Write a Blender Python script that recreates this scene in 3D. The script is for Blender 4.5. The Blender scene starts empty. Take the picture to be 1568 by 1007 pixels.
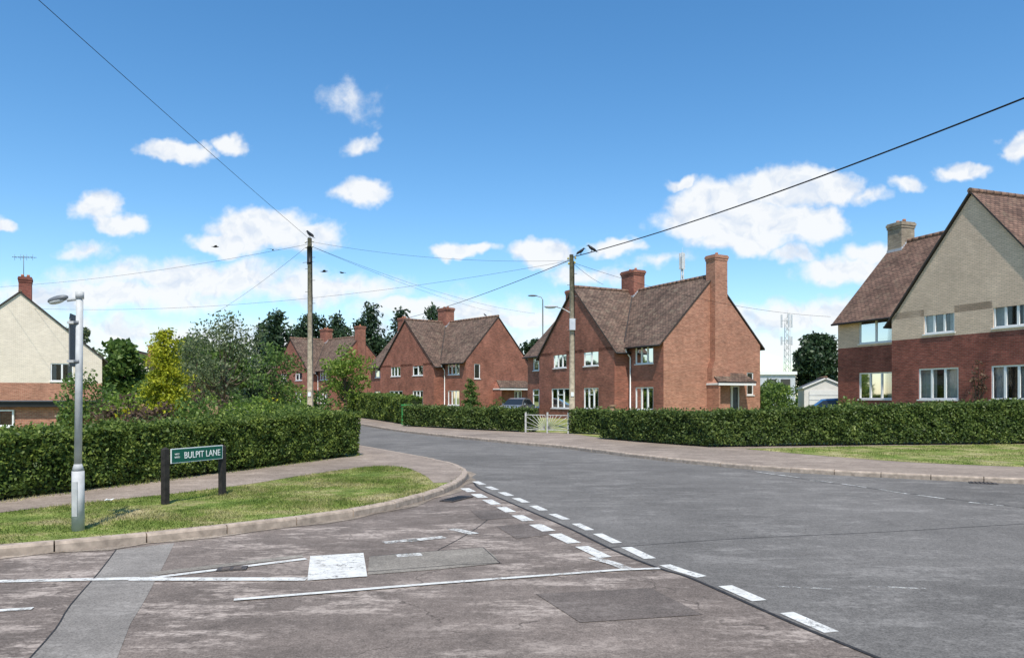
import bpy, math, random
import numpy as np
from mathutils import Vector, Matrix
from mathutils.geometry import tessellate_polygon
random.seed(7); rng = np.random.default_rng(7)
scene = bpy.context.scene
scene.view_settings.view_transform = 'Standard'
scene.view_settings.look = 'None'
V = Vector
COL = scene.collection

# ------------------------------------------------------------------ materials
def newmat(name):
    m = bpy.data.materials.new(name); m.use_nodes = True
    nt = m.node_tree; nt.nodes.clear()
    out = nt.nodes.new('ShaderNodeOutputMaterial')
    b = nt.nodes.new('ShaderNodeBsdfPrincipled')
    nt.links.new(b.outputs[0], out.inputs[0])
    return m, nt, b, out
def N(nt, t, **kw):
    n = nt.nodes.new(t)
    for k, v in kw.items():
        if k.startswith('i_'): n.inputs[k[2:]].default_value = v
        else: setattr(n, k, v)
    return n
def noise(nt, vec, scale, detail=4, rough=.55):
    n = N(nt, 'ShaderNodeTexNoise'); n.inputs['Scale'].default_value = scale
    n.inputs['Detail'].default_value = detail; n.inputs['Roughness'].default_value = rough
    if vec is not None: nt.links.new(vec, n.inputs['Vector'])
    return n.outputs['Fac']
def ramp(nt, fac, stops):
    r = N(nt, 'ShaderNodeValToRGB'); el = r.color_ramp.elements
    while len(el) < len(stops): el.new(.5)
    for e, (p, c) in zip(el, stops):
        e.position = p; e.color = (c[0], c[1], c[2], 1) if hasattr(c, '__len__') else (c, c, c, 1)
    nt.links.new(fac, r.inputs[0]); return r.outputs[0]
def mixc(nt, fac, a, b, mode='MIX'):
    m = N(nt, 'ShaderNodeMix', data_type='RGBA', blend_type=mode)
    for sock, v in ((m.inputs[0], fac), (m.inputs[6], a), (m.inputs[7], b)):
        if isinstance(v, (int, float)): sock.default_value = v
        elif isinstance(v, tuple): sock.default_value = (v[0], v[1], v[2], 1)
        else: nt.links.new(v, sock)
    return m.outputs[2]
def math_(nt, op, a, b=None, c=None):
    m = N(nt, 'ShaderNodeMath', operation=op)
    for i, v in enumerate((a, b, c)):
        if v is None: continue
        if isinstance(v, (int, float)): m.inputs[i].default_value = v
        else: nt.links.new(v, m.inputs[i])
    return m.outputs[0]
def bump(nt, b, h, strength=.3, dist=.01):
    n = N(nt, 'ShaderNodeBump'); n.inputs['Strength'].default_value = strength; n.inputs['Distance'].default_value = dist
    nt.links.new(h, n.inputs['Height']); nt.links.new(n.outputs[0], b.inputs['Normal'])
def posn(nt): return N(nt, 'ShaderNodeNewGeometry').outputs['Position']
def uvn(nt): return N(nt, 'ShaderNodeTexCoord').outputs['UV']

def simple(name, col, rough=.6, metal=0, var=.15, scale=3.0, spec=.3):
    m, nt, b, o = newmat(name)
    f = noise(nt, posn(nt), scale, 5)
    d = tuple(c * (1 - var) for c in col); l = tuple(min(1, c * (1 + var)) for c in col)
    nt.links.new(ramp(nt, f, [(.3, d), (.7, l)]), b.inputs['Base Color'])
    b.inputs['Roughness'].default_value = rough; b.inputs['Metallic'].default_value = metal
    b.inputs['Specular IOR Level'].default_value = spec
    return m

def brick(name, c1, c2, mortar, w=.225, h=.075, ms=.011, tone=.35, bumpd=.006, stain=(0.05,.04,.03), stain_amt=.25, contrast=.38):
    m, nt, b, o = newmat(name)
    uv = uvn(nt)
    t = N(nt, 'ShaderNodeTexBrick'); nt.links.new(uv, t.inputs['Vector'])
    t.inputs['Scale'].default_value = 1; t.inputs['Brick Width'].default_value = w
    t.inputs['Row Height'].default_value = h; t.inputs['Mortar Size'].default_value = ms
    t.inputs['Mortar Smooth'].default_value = .3
    t.inputs['Color1'].default_value = (*c1, 1); t.inputs['Color2'].default_value = (*c2, 1)
    t.inputs['Mortar'].default_value = (*mortar, 1)
    p = posn(nt)
    big = noise(nt, p, .9, 4, .6)
    mp = N(nt, 'ShaderNodeMapping'); nt.links.new(uv, mp.inputs[0]); mp.inputs['Scale'].default_value = (1.6, 6.0, 1)
    fine = noise(nt, mp.outputs[0], 1.8, 5, .8)
    c = mixc(nt, 1.0, t.outputs['Color'], ramp(nt, big, [(.3, 1 - tone), (.7, 1 + tone * .4)]), 'MULTIPLY')
    c = mixc(nt, 1.0, c, ramp(nt, fine, [(.32, 1-contrast), (.68, 1+contrast*.8)]), 'MULTIPLY')
    s = noise(nt, p, 2.3, 5, .7)
    c = mixc(nt, math_(nt, 'MULTIPLY', ramp(nt, s, [(.52, 0.0), (.72, 1.0)]), stain_amt), c, stain)
    nt.links.new(c, b.inputs['Base Color']); b.inputs['Roughness'].default_value = .85
    b.inputs['Specular IOR Level'].default_value = .2
    bump(nt, b, math_(nt, 'SUBTRACT', fine, t.outputs['Fac']), .3, bumpd)
    return m
M = {}
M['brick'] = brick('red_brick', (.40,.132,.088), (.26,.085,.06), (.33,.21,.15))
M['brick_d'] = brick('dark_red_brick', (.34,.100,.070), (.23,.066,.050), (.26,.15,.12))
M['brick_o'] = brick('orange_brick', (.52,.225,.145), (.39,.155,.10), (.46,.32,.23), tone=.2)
M['cream'] = brick('cream_painted_brick', (.80,.60,.45), (.70,.52,.385), (.52,.40,.30), tone=.14, stain_amt=.12, stain=(.32,.22,.16), contrast=.14)
M['cream_l'] = brick('pale_painted_brick', (.86,.755,.62), (.80,.70,.57), (.64,.55,.44), tone=.1, stain_amt=.12, stain=(.34,.26,.19), contrast=.12)
M['tile'] = brick('clay_roof_tile', (.24,.155,.115), (.125,.085,.066), (.045,.033,.026), w=.27, h=.16, ms=.018, tone=.42, bumpd=.02, stain=(.27,.22,.155), stain_amt=.6)
M['tile_r'] = brick('brown_roof_tile', (.26,.155,.112), (.145,.088,.066), (.05,.036,.03), w=.27, h=.16, ms=.018, tone=.38, bumpd=.02, stain=(.24,.19,.13), stain_amt=.5)
M['ridge'] = simple('ridge_tile', (.22,.135,.095), .9, var=.4, scale=6)
M['stone'] = brick('stone_brick', (.44,.36,.26), (.34,.27,.20), (.36,.3,.23), stain_amt=.3)
M['white'] = simple('white_upvc', (.8,.8,.78), .4, var=.04)
M['whitewash'] = simple('white_paint', (.74,.72,.68), .6, var=.08)
M['gatewhite'] = simple('weathered_white_paint', (.55,.53,.48), .8, var=.3, scale=9)
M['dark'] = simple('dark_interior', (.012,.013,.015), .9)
M['black'] = simple('black_plastic', (.02,.02,.02), .5)
M['lead'] = simple('lead_flashing', (.45,.46,.48), .6)
M['fascia'] = simple('dark_fascia', (.05,.042,.038), .6)
M['curtain'] = simple('net_curtain', (.40,.41,.42), .9, var=.12, scale=8)
M['pot'] = simple('chimney_pot', (.42,.18,.10), .9, var=.3)
M['galv'] = simple('galvanised_steel', (.47,.475,.46), .55, metal=.0, var=.16, scale=9)
M['greyp'] = simple('grey_metal', (.16,.17,.18), .5, metal=.2)
M['signback'] = simple('sign_back_grey', (.08,.095,.11), .5, var=.1)
M['pole'] = simple('weathered_pole', (.36,.30,.215), .9, var=.35, scale=7)
M['kerb'] = simple('concrete_kerb', (.38,.305,.24), .9, var=.32, scale=9)
M['greenplate'] = simple('dark_green_plate', (.006,.10,.07), .35, var=.06)
M['postwood'] = simple('dark_post_wood', (.03,.026,.023), .8, var=.4, scale=14)
M['silver'] = simple('silver_car_paint', (.42,.44,.46), .25, metal=.6, var=.03)
M['blue'] = simple('blue_car_paint', (.05,.16,.36), .25, metal=.2, var=.03)
M['tyre'] = simple('tyre_rubber', (.015,.015,.015), .9)
M['lamp'] = simple('lamp_lens', (.5,.52,.5), .3)
M['crow'] = simple('crow_feather', (.010,.010,.013), .5)
M['wire'] = simple('cable_sheath', (.012,.012,.013), .7)
M['greenbox'] = simple('green_cabinet_paint', (.04,.28,.08), .5)
M['yellow'] = simple('yellow_insulator', (.5,.42,.12), .5)
M['fence'] = simple('fence_board', (.34,.22,.13), .9, var=.4, scale=5)
M['iron'] = simple('cast_iron', (.075,.065,.06), .7, var=.5, scale=30)
M['felt'] = simple('roof_felt', (.10,.105,.115), .9)
M['clad'] = simple('pale_cladding', (.5,.52,.55), .6)
M['litter'] = simple('paper', (.75,.75,.72), .8)
m, nt, b, o = newmat('window_glass'); nt.nodes.remove(b)
tr = N(nt, 'ShaderNodeBsdfTransparent'); tr.inputs[0].default_value = (.75,.78,.78,1)
gl = N(nt, 'ShaderNodeBsdfGlossy'); gl.inputs['Roughness'].default_value = .03
fr = N(nt, 'ShaderNodeFresnel'); fr.inputs[0].default_value = 1.45
mx = N(nt, 'ShaderNodeMixShader'); nt.links.new(fr.outputs[0], mx.inputs[0])
nt.links.new(tr.outputs[0], mx.inputs[1]); nt.links.new(gl.outputs[0], mx.inputs[2]); nt.links.new(mx.outputs[0], o.inputs[0])
M['glass'] = m
m, nt, b, o = newmat('car_glass'); b.inputs['Base Color'].default_value = (.02,.025,.03,1); b.inputs['Roughness'].default_value = .05
M['carglass'] = m

def asphalt(name, base, light, agg=.5, worn=.5, dark=.35, crack=0.0):
    m, nt, b, o = newmat(name); p = posn(nt)
    f1 = noise(nt, p, 60, 3, .85); f3 = noise(nt, p, 16, 4, .8); big = noise(nt, p, .28, 4, .6); mid = noise(nt, p, 1.7, 6, .78)
    mp = N(nt, 'ShaderNodeMapping'); nt.links.new(p, mp.inputs[0]); mp.inputs['Rotation'].default_value = (0, 0, math.radians(-16)); mp.inputs['Scale'].default_value = (.6, 1.5, 1)
    streak = noise(nt, mp.outputs[0], 1.3, 7, .82)
    zone = noise(nt, p, .42, 3, .5)
    c = ramp(nt, f1, [(.30, tuple(x * .48 for x in base)), (.5, base), (.70, light)])
    c = mixc(nt, 1.0, c, ramp(nt, f3, [(.3, 1 - agg * .45), (.7, 1 + agg * .45)]), 'MULTIPLY')
    c = mixc(nt, 1.0, c, ramp(nt, big, [(.3, .78), (.7, 1.18)]), 'MULTIPLY')
    c = mixc(nt, 1.0, c, ramp(nt, mid, [(.32, 1-dark*.6), (.68, 1+dark*.45)]), 'MULTIPLY')
    w = math_(nt, 'MULTIPLY', ramp(nt, streak, [(.50, 0.0), (.585, 1.0)]), ramp(nt, f3, [(.36, 0.25), (.54, 1.0)]))
    w = math_(nt, 'MULTIPLY', math_(nt, 'MULTIPLY', w, ramp(nt, zone, [(.40, .15), (.52, 1.0)])), worn)
    c = mixc(nt, w, c, tuple(min(1, x * 1.55) for x in light))
    if crack:
        wp = N(nt, 'ShaderNodeVectorMath', operation='ADD'); nq = N(nt, 'ShaderNodeTexNoise'); nq.inputs['Scale'].default_value = 2.5; nq.inputs['Detail'].default_value = 4; nt.links.new(p, nq.inputs['Vector'])
        sc_ = N(nt, 'ShaderNodeVectorMath', operation='SCALE'); sc_.inputs['Scale'].default_value = .5; nt.links.new(nq.outputs['Color'], sc_.inputs[0])
        nt.links.new(p, wp.inputs[0]); nt.links.new(sc_.outputs[0], wp.inputs[1])
        vo = N(nt, 'ShaderNodeTexVoronoi', feature='DISTANCE_TO_EDGE'); vo.inputs['Scale'].default_value = .55; nt.links.new(wp.outputs[0], vo.inputs['Vector'])
        k = math_(nt, 'MULTIPLY', ramp(nt, vo.outputs['Distance'], [(.0, 1.0), (.008, 0.0)]), ramp(nt, mid, [(.47, 0.0), (.56, crack)]))
        c = mixc(nt, k, c, tuple(x*.3 for x in base))
    nt.links.new(c, b.inputs['Base Color']); b.inputs['Roughness'].default_value = .85; b.inputs['Specular IOR Level'].default_value = .15
    bump(nt, b, f1, .2, .004)
    return m
M['asp_old'] = asphalt('old_asphalt', (.185,.150,.126), (.28,.235,.20), .6, 1.0, .48, .8)
M['asp_new'] = asphalt('grey_asphalt', (.162,.151,.137), (.235,.220,.20), .5, .35, .3, .4)
M['asp_patch'] = asphalt('patched_asphalt', (.25,.222,.185), (.33,.30,.255), .4, .4, .4)
M['asp_patch2'] = asphalt('dark_patched_asphalt', (.145,.120,.103), (.21,.18,.158), .4, .3)
M['trench'] = asphalt('trench_reinstatement', (.245,.222,.195), (.31,.285,.255), .3, .25, .35)
M['dust'] = asphalt('gutter_dust', (.25,.205,.16), (.36,.30,.24), .6, .5, .6)
M['pave'] = asphalt('pavement_asphalt', (.285,.228,.182), (.37,.305,.25), .4, .35, .4, .5)
M['seam'] = simple('bitumen_seam', (.034,.031,.029), .7, var=.5, scale=20)

def paint(name, wear, soft=.05):
    m, nt, b, o = newmat(name); p = posn(nt)
    f = noise(nt, p, 22, 6, .85); g = noise(nt, p, 3.5, 4, .6)
    s = math_(nt, 'ADD', math_(nt, 'MULTIPLY', f, .8), math_(nt, 'MULTIPLY', g, .4))
    k = ramp(nt, s, [(wear - soft, 0.0), (wear + soft, 1.0)])
    d = ramp(nt, noise(nt, p, 9, 5, .7), [(.3, (.52,.50,.45)), (.7, (.76,.75,.70))])
    nt.links.new(d, b.inputs['Base Color']); b.inputs['Roughness'].default_value = .7
    t = N(nt, 'ShaderNodeBsdfTransparent'); x = N(nt, 'ShaderNodeMixShader')
    nt.links.new(k, x.inputs[0]); nt.links.new(t.outputs[0], x.inputs[1]); nt.links.new(b.outputs[0], x.inputs[2]); nt.links.new(x.outputs[0], o.inputs[0])
    return m
M['paint'] = paint('road_paint', .51, .06)
M['paint_w'] = paint('worn_road_paint', .58, .08)
M['paint_f'] = paint('faded_road_paint', .65, .08)

def grassmat(name, blade=False):
    m, nt, b, o = newmat(name); p = posn(nt)
    big = noise(nt, p, .85, 6, .75); f = noise(nt, p, 22, 4, .75); m2 = noise(nt, p, 3.2, 4, .6)
    c = ramp(nt, big, [(.34, (.130,.19,.035)), (.46, (.205,.255,.058)), (.54, (.33,.32,.12)), (.66, (.48,.41,.23))])
    c = mixc(nt, 1.0, c, ramp(nt, m2, [(.3, .72), (.7, 1.2)]), 'MULTIPLY')
    if blade:
        r = N(nt, 'ShaderNodeNewGeometry').outputs['Random Per Island']
        c = mixc(nt, 1.0, c, ramp(nt, r, [(0, .6), (1, 1.4)]), 'MULTIPLY')
    else:
        c = mixc(nt, 1.0, c, ramp(nt, f, [(.3, .55), (.7, 1.25)]), 'MULTIPLY')
    nt.links.new(c, b.inputs['Base Color']); b.inputs['Roughness'].default_value = .8; b.inputs['Specular IOR Level'].default_value = .15
    if not blade: bump(nt, b, f, .4, .02)
    else:
        t = N(nt, 'ShaderNodeBsdfTranslucent'); nt.links.new(c, t.inputs[0])
        x = N(nt, 'ShaderNodeMixShader'); x.inputs[0].default_value = .35
        nt.links.new(b.outputs[0], x.inputs[1]); nt.links.new(t.outputs[0], x.inputs[2]); nt.links.new(x.outputs[0], o.inputs[0])
    return m
M['grass'] = grassmat('grass_turf'); M['blade'] = grassmat('grass_blades', True)

def leafmat(name, dark, mid, light, trans=.3, nscale=1.2, k=1.0):
    dark, mid, light = [tuple(min(.9, x*k) for x in q) for q in (dark, mid, light)]
    m, nt, b, o = newmat(name)
    g = N(nt, 'ShaderNodeNewGeometry')
    n = noise(nt, g.outputs['Position'], nscale, 4, .7)
    n = ramp(nt, n, [(.3, 0.0), (.7, 1.0)])
    f = math_(nt, 'ADD', math_(nt, 'MULTIPLY', g.outputs['Random Per Island'], .5), math_(nt, 'MULTIPLY', n, .5))
    c = ramp(nt, f, [(.12, dark), (.5, mid), (.9, light)])
    nt.links.new(c, b.inputs['Base Color']); b.inputs['Roughness'].default_value = .5; b.inputs['Specular IOR Level'].default_value = .3
    t = N(nt, 'ShaderNodeBsdfTranslucent'); nt.links.new(c, t.inputs[0])
    x = N(nt, 'ShaderNodeMixShader'); x.inputs[0].default_value = trans
    nt.links.new(b.outputs[0], x.inputs[1]); nt.links.new(t.outputs[0], x.inputs[2]); nt.links.new(x.outputs[0], o.inputs[0])
    return m
M['hedge'] = leafmat('privet_leaf', (.032,.060,.012), (.115,.175,.032), (.30,.36,.07), nscale=3.2, trans=.35)
M['hedge2'] = leafmat('dark_hedge_leaf', (.028,.050,.014), (.098,.150,.034), (.25,.305,.075), nscale=2.4, trans=.35)
M['leaf'] = leafmat('green_leaf', (.036,.074,.016), (.10,.172,.036), (.22,.31,.07), trans=.38)
M['leaf_l'] = leafmat('light_green_leaf', (.08,.14,.02), (.19,.28,.045), (.36,.45,.09), trans=.4)
M['leaf_g'] = leafmat('grey_green_leaf', (.06,.088,.036), (.15,.185,.085), (.28,.32,.165), trans=.4)
M['leaf_y'] = leafmat('golden_conifer_leaf', (.13,.16,.010), (.34,.37,.022), (.58,.55,.05))
M['leaf_p'] = leafmat('purple_leaf', (.035,.026,.018), (.12,.075,.050), (.22,.145,.09))
M['leaf_d'] = leafmat('dark_conifer_leaf', (.010,.026,.012), (.030,.058,.024), (.07,.115,.045), trans=.12)
M['leaf_f'] = leafmat('yellow_flower', (.3,.27,.01), (.5,.45,.02), (.6,.56,.05))
M['hcore'] = simple('hedge_core', (.018,.028,.009), .95, var=.5, scale=20)
M['bark'] = simple('bark', (.12,.09,.065), .95, var=.4, scale=12)

# ------------------------------------------------------------------ mesh builder
class MB:
    def __init__(s): s.v = []; s.f = []; s.m = []; s.mats = []; s.sm = []
    def mi(s, m):
        if m not in s.mats: s.mats.append(m)
        return s.mats.index(m)
    def poly(s, pts, m, smooth=False):
        i = len(s.v); s.v += [V(p) for p in pts]; s.f.append(list(range(i, i + len(pts)))); s.m.append(s.mi(m)); s.sm.append(smooth)
    def box(s, o, a, b, c, m):
        o, a, b, c = V(o), V(a), V(b), V(c)
        p = [o, o+a, o+a+b, o+b, o+c, o+a+c, o+a+b+c, o+b+c]
        fl = a.cross(b).dot(c) < 0
        for q in ((0,3,2,1),(4,5,6,7),(0,1,5,4),(1,2,6,5),(2,3,7,6),(3,0,4,7)):
            q = q[::-1] if fl else q
            s.poly([p[k] for k in q], m)
    def cyl(s, p0, p1, r0, r1, m, n=10, cap=True):
        p0, p1 = V(p0), V(p1); d = (p1 - p0)
        if d.length < 1e-6: return
        d.normalize(); a = d.orthogonal().normalized(); b = d.cross(a)
        k = len(s.v); mi = s.mi(m)
        for i in range(n):
            t = 2 * math.pi * i / n; e = a * math.cos(t) + b * math.sin(t)
            s.v += [p0 + e * r0, p1 + e * r1]
        for i in range(n):
            j = (i + 1) % n
            s.f.append([k+2*i, k+2*j, k+2*j+1, k+2*i+1]); s.m.append(mi); s.sm.append(True)
        if cap:
            s.f.append([k + 2*i for i in range(n)][::-1]); s.m.append(mi); s.sm.append(False)
            s.f.append([k + 2*i + 1 for i in range(n)]); s.m.append(mi); s.sm.append(False)
    def tube(s, pts, r, m, n=6):
        pts = [V(p) for p in pts]; rs = r if hasattr(r, '__len__') else [r] * len(pts)
        k = len(s.v); mi = s.mi(m); up = V((0.013, .02, 1))
        for i, p in enumerate(pts):
            d = (pts[min(i+1, len(pts)-1)] - pts[max(i-1, 0)]).normalized()
            a = d.cross(up)
            if a.length < .1: a = d.cross(V((1, 0, 0)))
            a.normalize(); b = d.cross(a)
            for j in range(n):
                t = 2*math.pi*j/n; s.v.append(p + (a*math.cos(t) + b*math.sin(t)) * rs[i])
        for i in range(len(pts)-1):
            for j in range(n):
                q = (j+1) % n
                s.f.append([k+i*n+j, k+i*n+q, k+(i+1)*n+q, k+(i+1)*n+j]); s.m.append(mi); s.sm.append(True)
        s.f.append([k+j for j in range(n)]); s.m.append(mi); s.sm.append(False)
        s.f.append([k+(len(pts)-1)*n+j for j in range(n)][::-1]); s.m.append(mi); s.sm.append(False)
    def ell(s, c, rx, ry, rz, m, R=None, nu=12, nv=8):
        c = V(c); k = len(s.v); mi = s.mi(m); R = R or Matrix.Identity(3)
        for i in range(nv+1):
            ph = math.pi*i/nv
            for j in range(nu):
                t = 2*math.pi*j/nu
                s.v.append(c + R @ V((rx*math.sin(ph)*math.cos(t), ry*math.sin(ph)*math.sin(t), rz*math.cos(ph))))
        for i in range(nv):
            for j in range(nu):
                q = (j+1) % nu
                s.f.append([k+i*nu+j, k+(i+1)*nu+j, k+(i+1)*nu+q, k+i*nu+q]); s.m.append(mi); s.sm.append(True)
    def slab(s, pts, dz, mt, ms):
        pts = [V(p) for p in pts]
        n = (pts[1]-pts[0]).cross(pts[2]-pts[0])
        if n.z < 0: pts = pts[::-1]
        lo = [p - V((0, 0, dz)) for p in pts]
        s.poly(pts, mt); s.poly(lo[::-1], ms)
        for i in range(len(pts)):
            j = (i+1) % len(pts); s.poly([pts[i], lo[i], lo[j], pts[j]], ms)
    def sheet(s, pts2, z, m):
        pts = [V((p[0], p[1], z)) for p in pts2]
        for t in tessellate_polygon([pts]):
            q = [pts[i] for i in t]
            if (q[1]-q[0]).cross(q[2]-q[0]).z < 0: q = q[::-1]
            s.poly(q, m)
    def build(s, name, parent=None):
        me = bpy.data.meshes.new(name); me.from_pydata([tuple(p) for p in s.v], [], s.f)
        for mm in s.mats: me.materials.append(M[mm])
        me.polygons.foreach_set('material_index', s.m); me.polygons.foreach_set('use_smooth', s.sm)
        uv = me.uv_layers.new(name='UVMap').data
        Z = V((0, 0, 1))
        for p in me.polygons:
            n = p.normal
            if abs(n.z) > .999: t = V((1, 0, 0)); bb = V((0, 1, 0))
            else: t = Z.cross(n).normalized(); bb = n.cross(t)
            for li in p.loop_indices:
                c = me.vertices[me.loops[li].vertex_index].co; uv[li].uv = (c.dot(t), c.dot(bb))
        me.update(); ob = bpy.data.objects.new(name, me); COL.objects.link(ob)
        if parent: ob.parent = parent
        return ob
def empty(name):
    e = bpy.data.objects.new(name, None); COL.objects.link(e); e.empty_display_size = .2; return e

def quads_obj(name, P, mat, parent=None, k=4):
    n = P.shape[0]; me = bpy.data.meshes.new(name)
    me.vertices.add(n*k); me.vertices.foreach_set('co', P.reshape(-1).astype(np.float32))
    me.loops.add(n*k); me.loops.foreach_set('vertex_index', np.arange(n*k, dtype=np.int32))
    me.polygons.add(n); me.polygons.foreach_set('loop_start', np.arange(0, n*k, k, dtype=np.int32))
    me.polygons.foreach_set('loop_total', np.full(n, k, dtype=np.int32))
    me.update(calc_edges=True); me.materials.append(M[mat])
    ob = bpy.data.objects.new(name, me); COL.objects.link(ob)
    if parent: ob.parent = parent
    return ob
def rand_unit(n):
    v = rng.normal(size=(n, 3)); return v / np.linalg.norm(v, axis=1, keepdims=True)
def leaf_quads(C, size, flat=0.0, asp=.6, nrm=None):
    n = len(C); a = rand_unit(n)
    h = rand_unit(n)
    if nrm is not None: h = h * .8 + nrm; h /= np.linalg.norm(h, axis=1, keepdims=True)
    b = np.cross(h, a); b /= np.linalg.norm(b, axis=1, keepdims=True) + 1e-9
    a = np.cross(b, h)
    s = (size * rng.uniform(.6, 1.3, n))[:, None]
    P = np.stack([C - a*s, C + b*s*asp - a*s*.1, C + a*s, C - b*s*asp - a*s*.1], axis=1)
    return P

# ------------------------------------------------------------------ vegetation
def crown_points(cl, per, shell=.55):
    out = []
    for (c, r) in cl:
        n = int(per * r * r); d = rand_unit(n)
        rad = r * (shell + (1-shell) * rng.random(n) ** .5) * rng.uniform(.75, 1.25, n)
        out.append(np.array(c) + d * rad[:, None] * np.array([1, 1, .8]))
    return np.concatenate(out)
def tree(name, x, y, h, r, mat='leaf', base=.3, per=260, leaf=.12, nc=26, seed=0, rr_=(.18, .40)):
    R = random.Random(seed + int(x*13) + int(y*7)); e = empty(name)
    ch = h * (1 - base); cz = h*base + ch/2
    cl = []
    for i in range(nc):
        th = R.uniform(0, 6.283); u = R.uniform(-1, 1); q = R.uniform(.35, 1.0) ** .6
        k = math.sqrt(1-u*u)
        wz = 1 - .25*max(0, u)
        px = x + q*k*math.cos(th)*r*.82*wz*R.uniform(.75, 1.2); py = y + q*k*math.sin(th)*r*.82*wz*R.uniform(.75, 1.2); pz = cz + q*u*ch*.44
        cl.append(((px, py, pz), R.uniform(*rr_)*min(r, ch/2)*1.0))
    mb = MB(); tr = max(.05, h*.022)
    top = V((x + R.uniform(-.2, .2), y, h*.72))
    mb.tube([(x, y, -.05), (x+.03*h*.3, y, h*.2), (x, y+.02, h*.45), top], [tr*1.4, tr, tr*.7, tr*.25], 'bark', 8)
    for (c, rr) in cl[::2]:
        st = V((x, y, h*R.uniform(.18, .5)))
        md = (st + V(c))/2 + V((0, 0, -.05*h))
        mb.tube([st, md, V(c)], [tr*.45, tr*.3, tr*.1], 'bark', 5)
    mb.build('trunk', e)
    P = crown_points(cl, per)
    quads_obj('foliage', leaf_quads(P, leaf), mat, e)
    return e
def conifer(name, x, y, h, r, mat='leaf_d', leaf=.22, seed=0, n=2600, low=.08, power=.9, z0=0, spread=1.0):
    R = np.random.default_rng(seed + int(abs(x)*11)); e = empty(name)
    mb = MB(); mb.tube([(x, y, z0-.05), (x, y, z0+h*.5), (x, y, z0+h*.97)], [h*.02+.03, h*.012+.02, .015], 'bark', 7)
    C = []
    nb = int(h*7)
    for i in range(nb):
        t = (i/nb); z = h*(low + (1-low)*t); rr = r*(1-t)**power*R.uniform(.5, 1.2)+.05; th = i*2.4 + R.uniform(-.5, .5)
        d = np.array([math.cos(th), math.sin(th), 0]); m_ = max(6, int(n/nb*(.35+1.5*(1-t))))
        q = R.random(m_)**.6
        pts = np.array([x, y, z0+z]) + d*(q*rr)[:, None] + R.normal(size=(m_, 3))*np.array([1, 1, .6])*(.10*r+.1*rr)*spread
        pts[:, 2] += q*rr*.12 - (q**2)*rr*.18
        C.append(pts)
        if i % 3 == 0: mb.tube([(x, y, z0+z), (x+d[0]*rr*.8, y+d[1]*rr*.8, z0+z+.02*rr)], [.03, .01], 'bark', 4)
    mb.build('trunk', e)
    quads_obj('foliage', leaf_quads(np.concatenate(C), leaf, asp=.45), mat, e); return e
def shrub(name, x, y, h, r, mat='leaf', per=420, leaf=.07, nc=16, seed=0, z0=.1):
    R = random.Random(seed + int(x*31) + int(y*17)); e = empty(name); cl = []
    for i in range(nc):
        th = R.uniform(0, 6.283); q = R.random()**.5
        z = z0 + h*R.uniform(.2, .85)*(1-.3*q)
        cl.append(((x + r*q*.8*math.cos(th), y + r*q*.8*math.sin(th), z), R.uniform(.22, .42)*min(r, h*.8)))
    mb = MB()
    for (c, rr) in cl[::2]: mb.tube([(x+(c[0]-x)*.2, y+(c[1]-y)*.2, 0), (x+(c[0]-x)*.5, y+(c[1]-y)*.5, c[2]*.5), c], [.03, .02, .008], 'bark', 5)
    mb.build('stems', e)
    quads_obj('foliage', leaf_quads(crown_points(cl, per/min(1, r*.6+.2)), leaf), mat, e); return e
def wob(P):
    x, y, z = P[:, 0], P[:, 1], P[:, 2]
    return (np.sin(x*2.1+z*3)*np.cos(y*2.7+1) + .8*np.sin(x*5.3+y*3.1+z*4) + .7*np.sin(y*7.7-z*6+x*2.2) + .5*np.sin(x*11+z*9)*np.cos(y*9-z*7))/2.2
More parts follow.
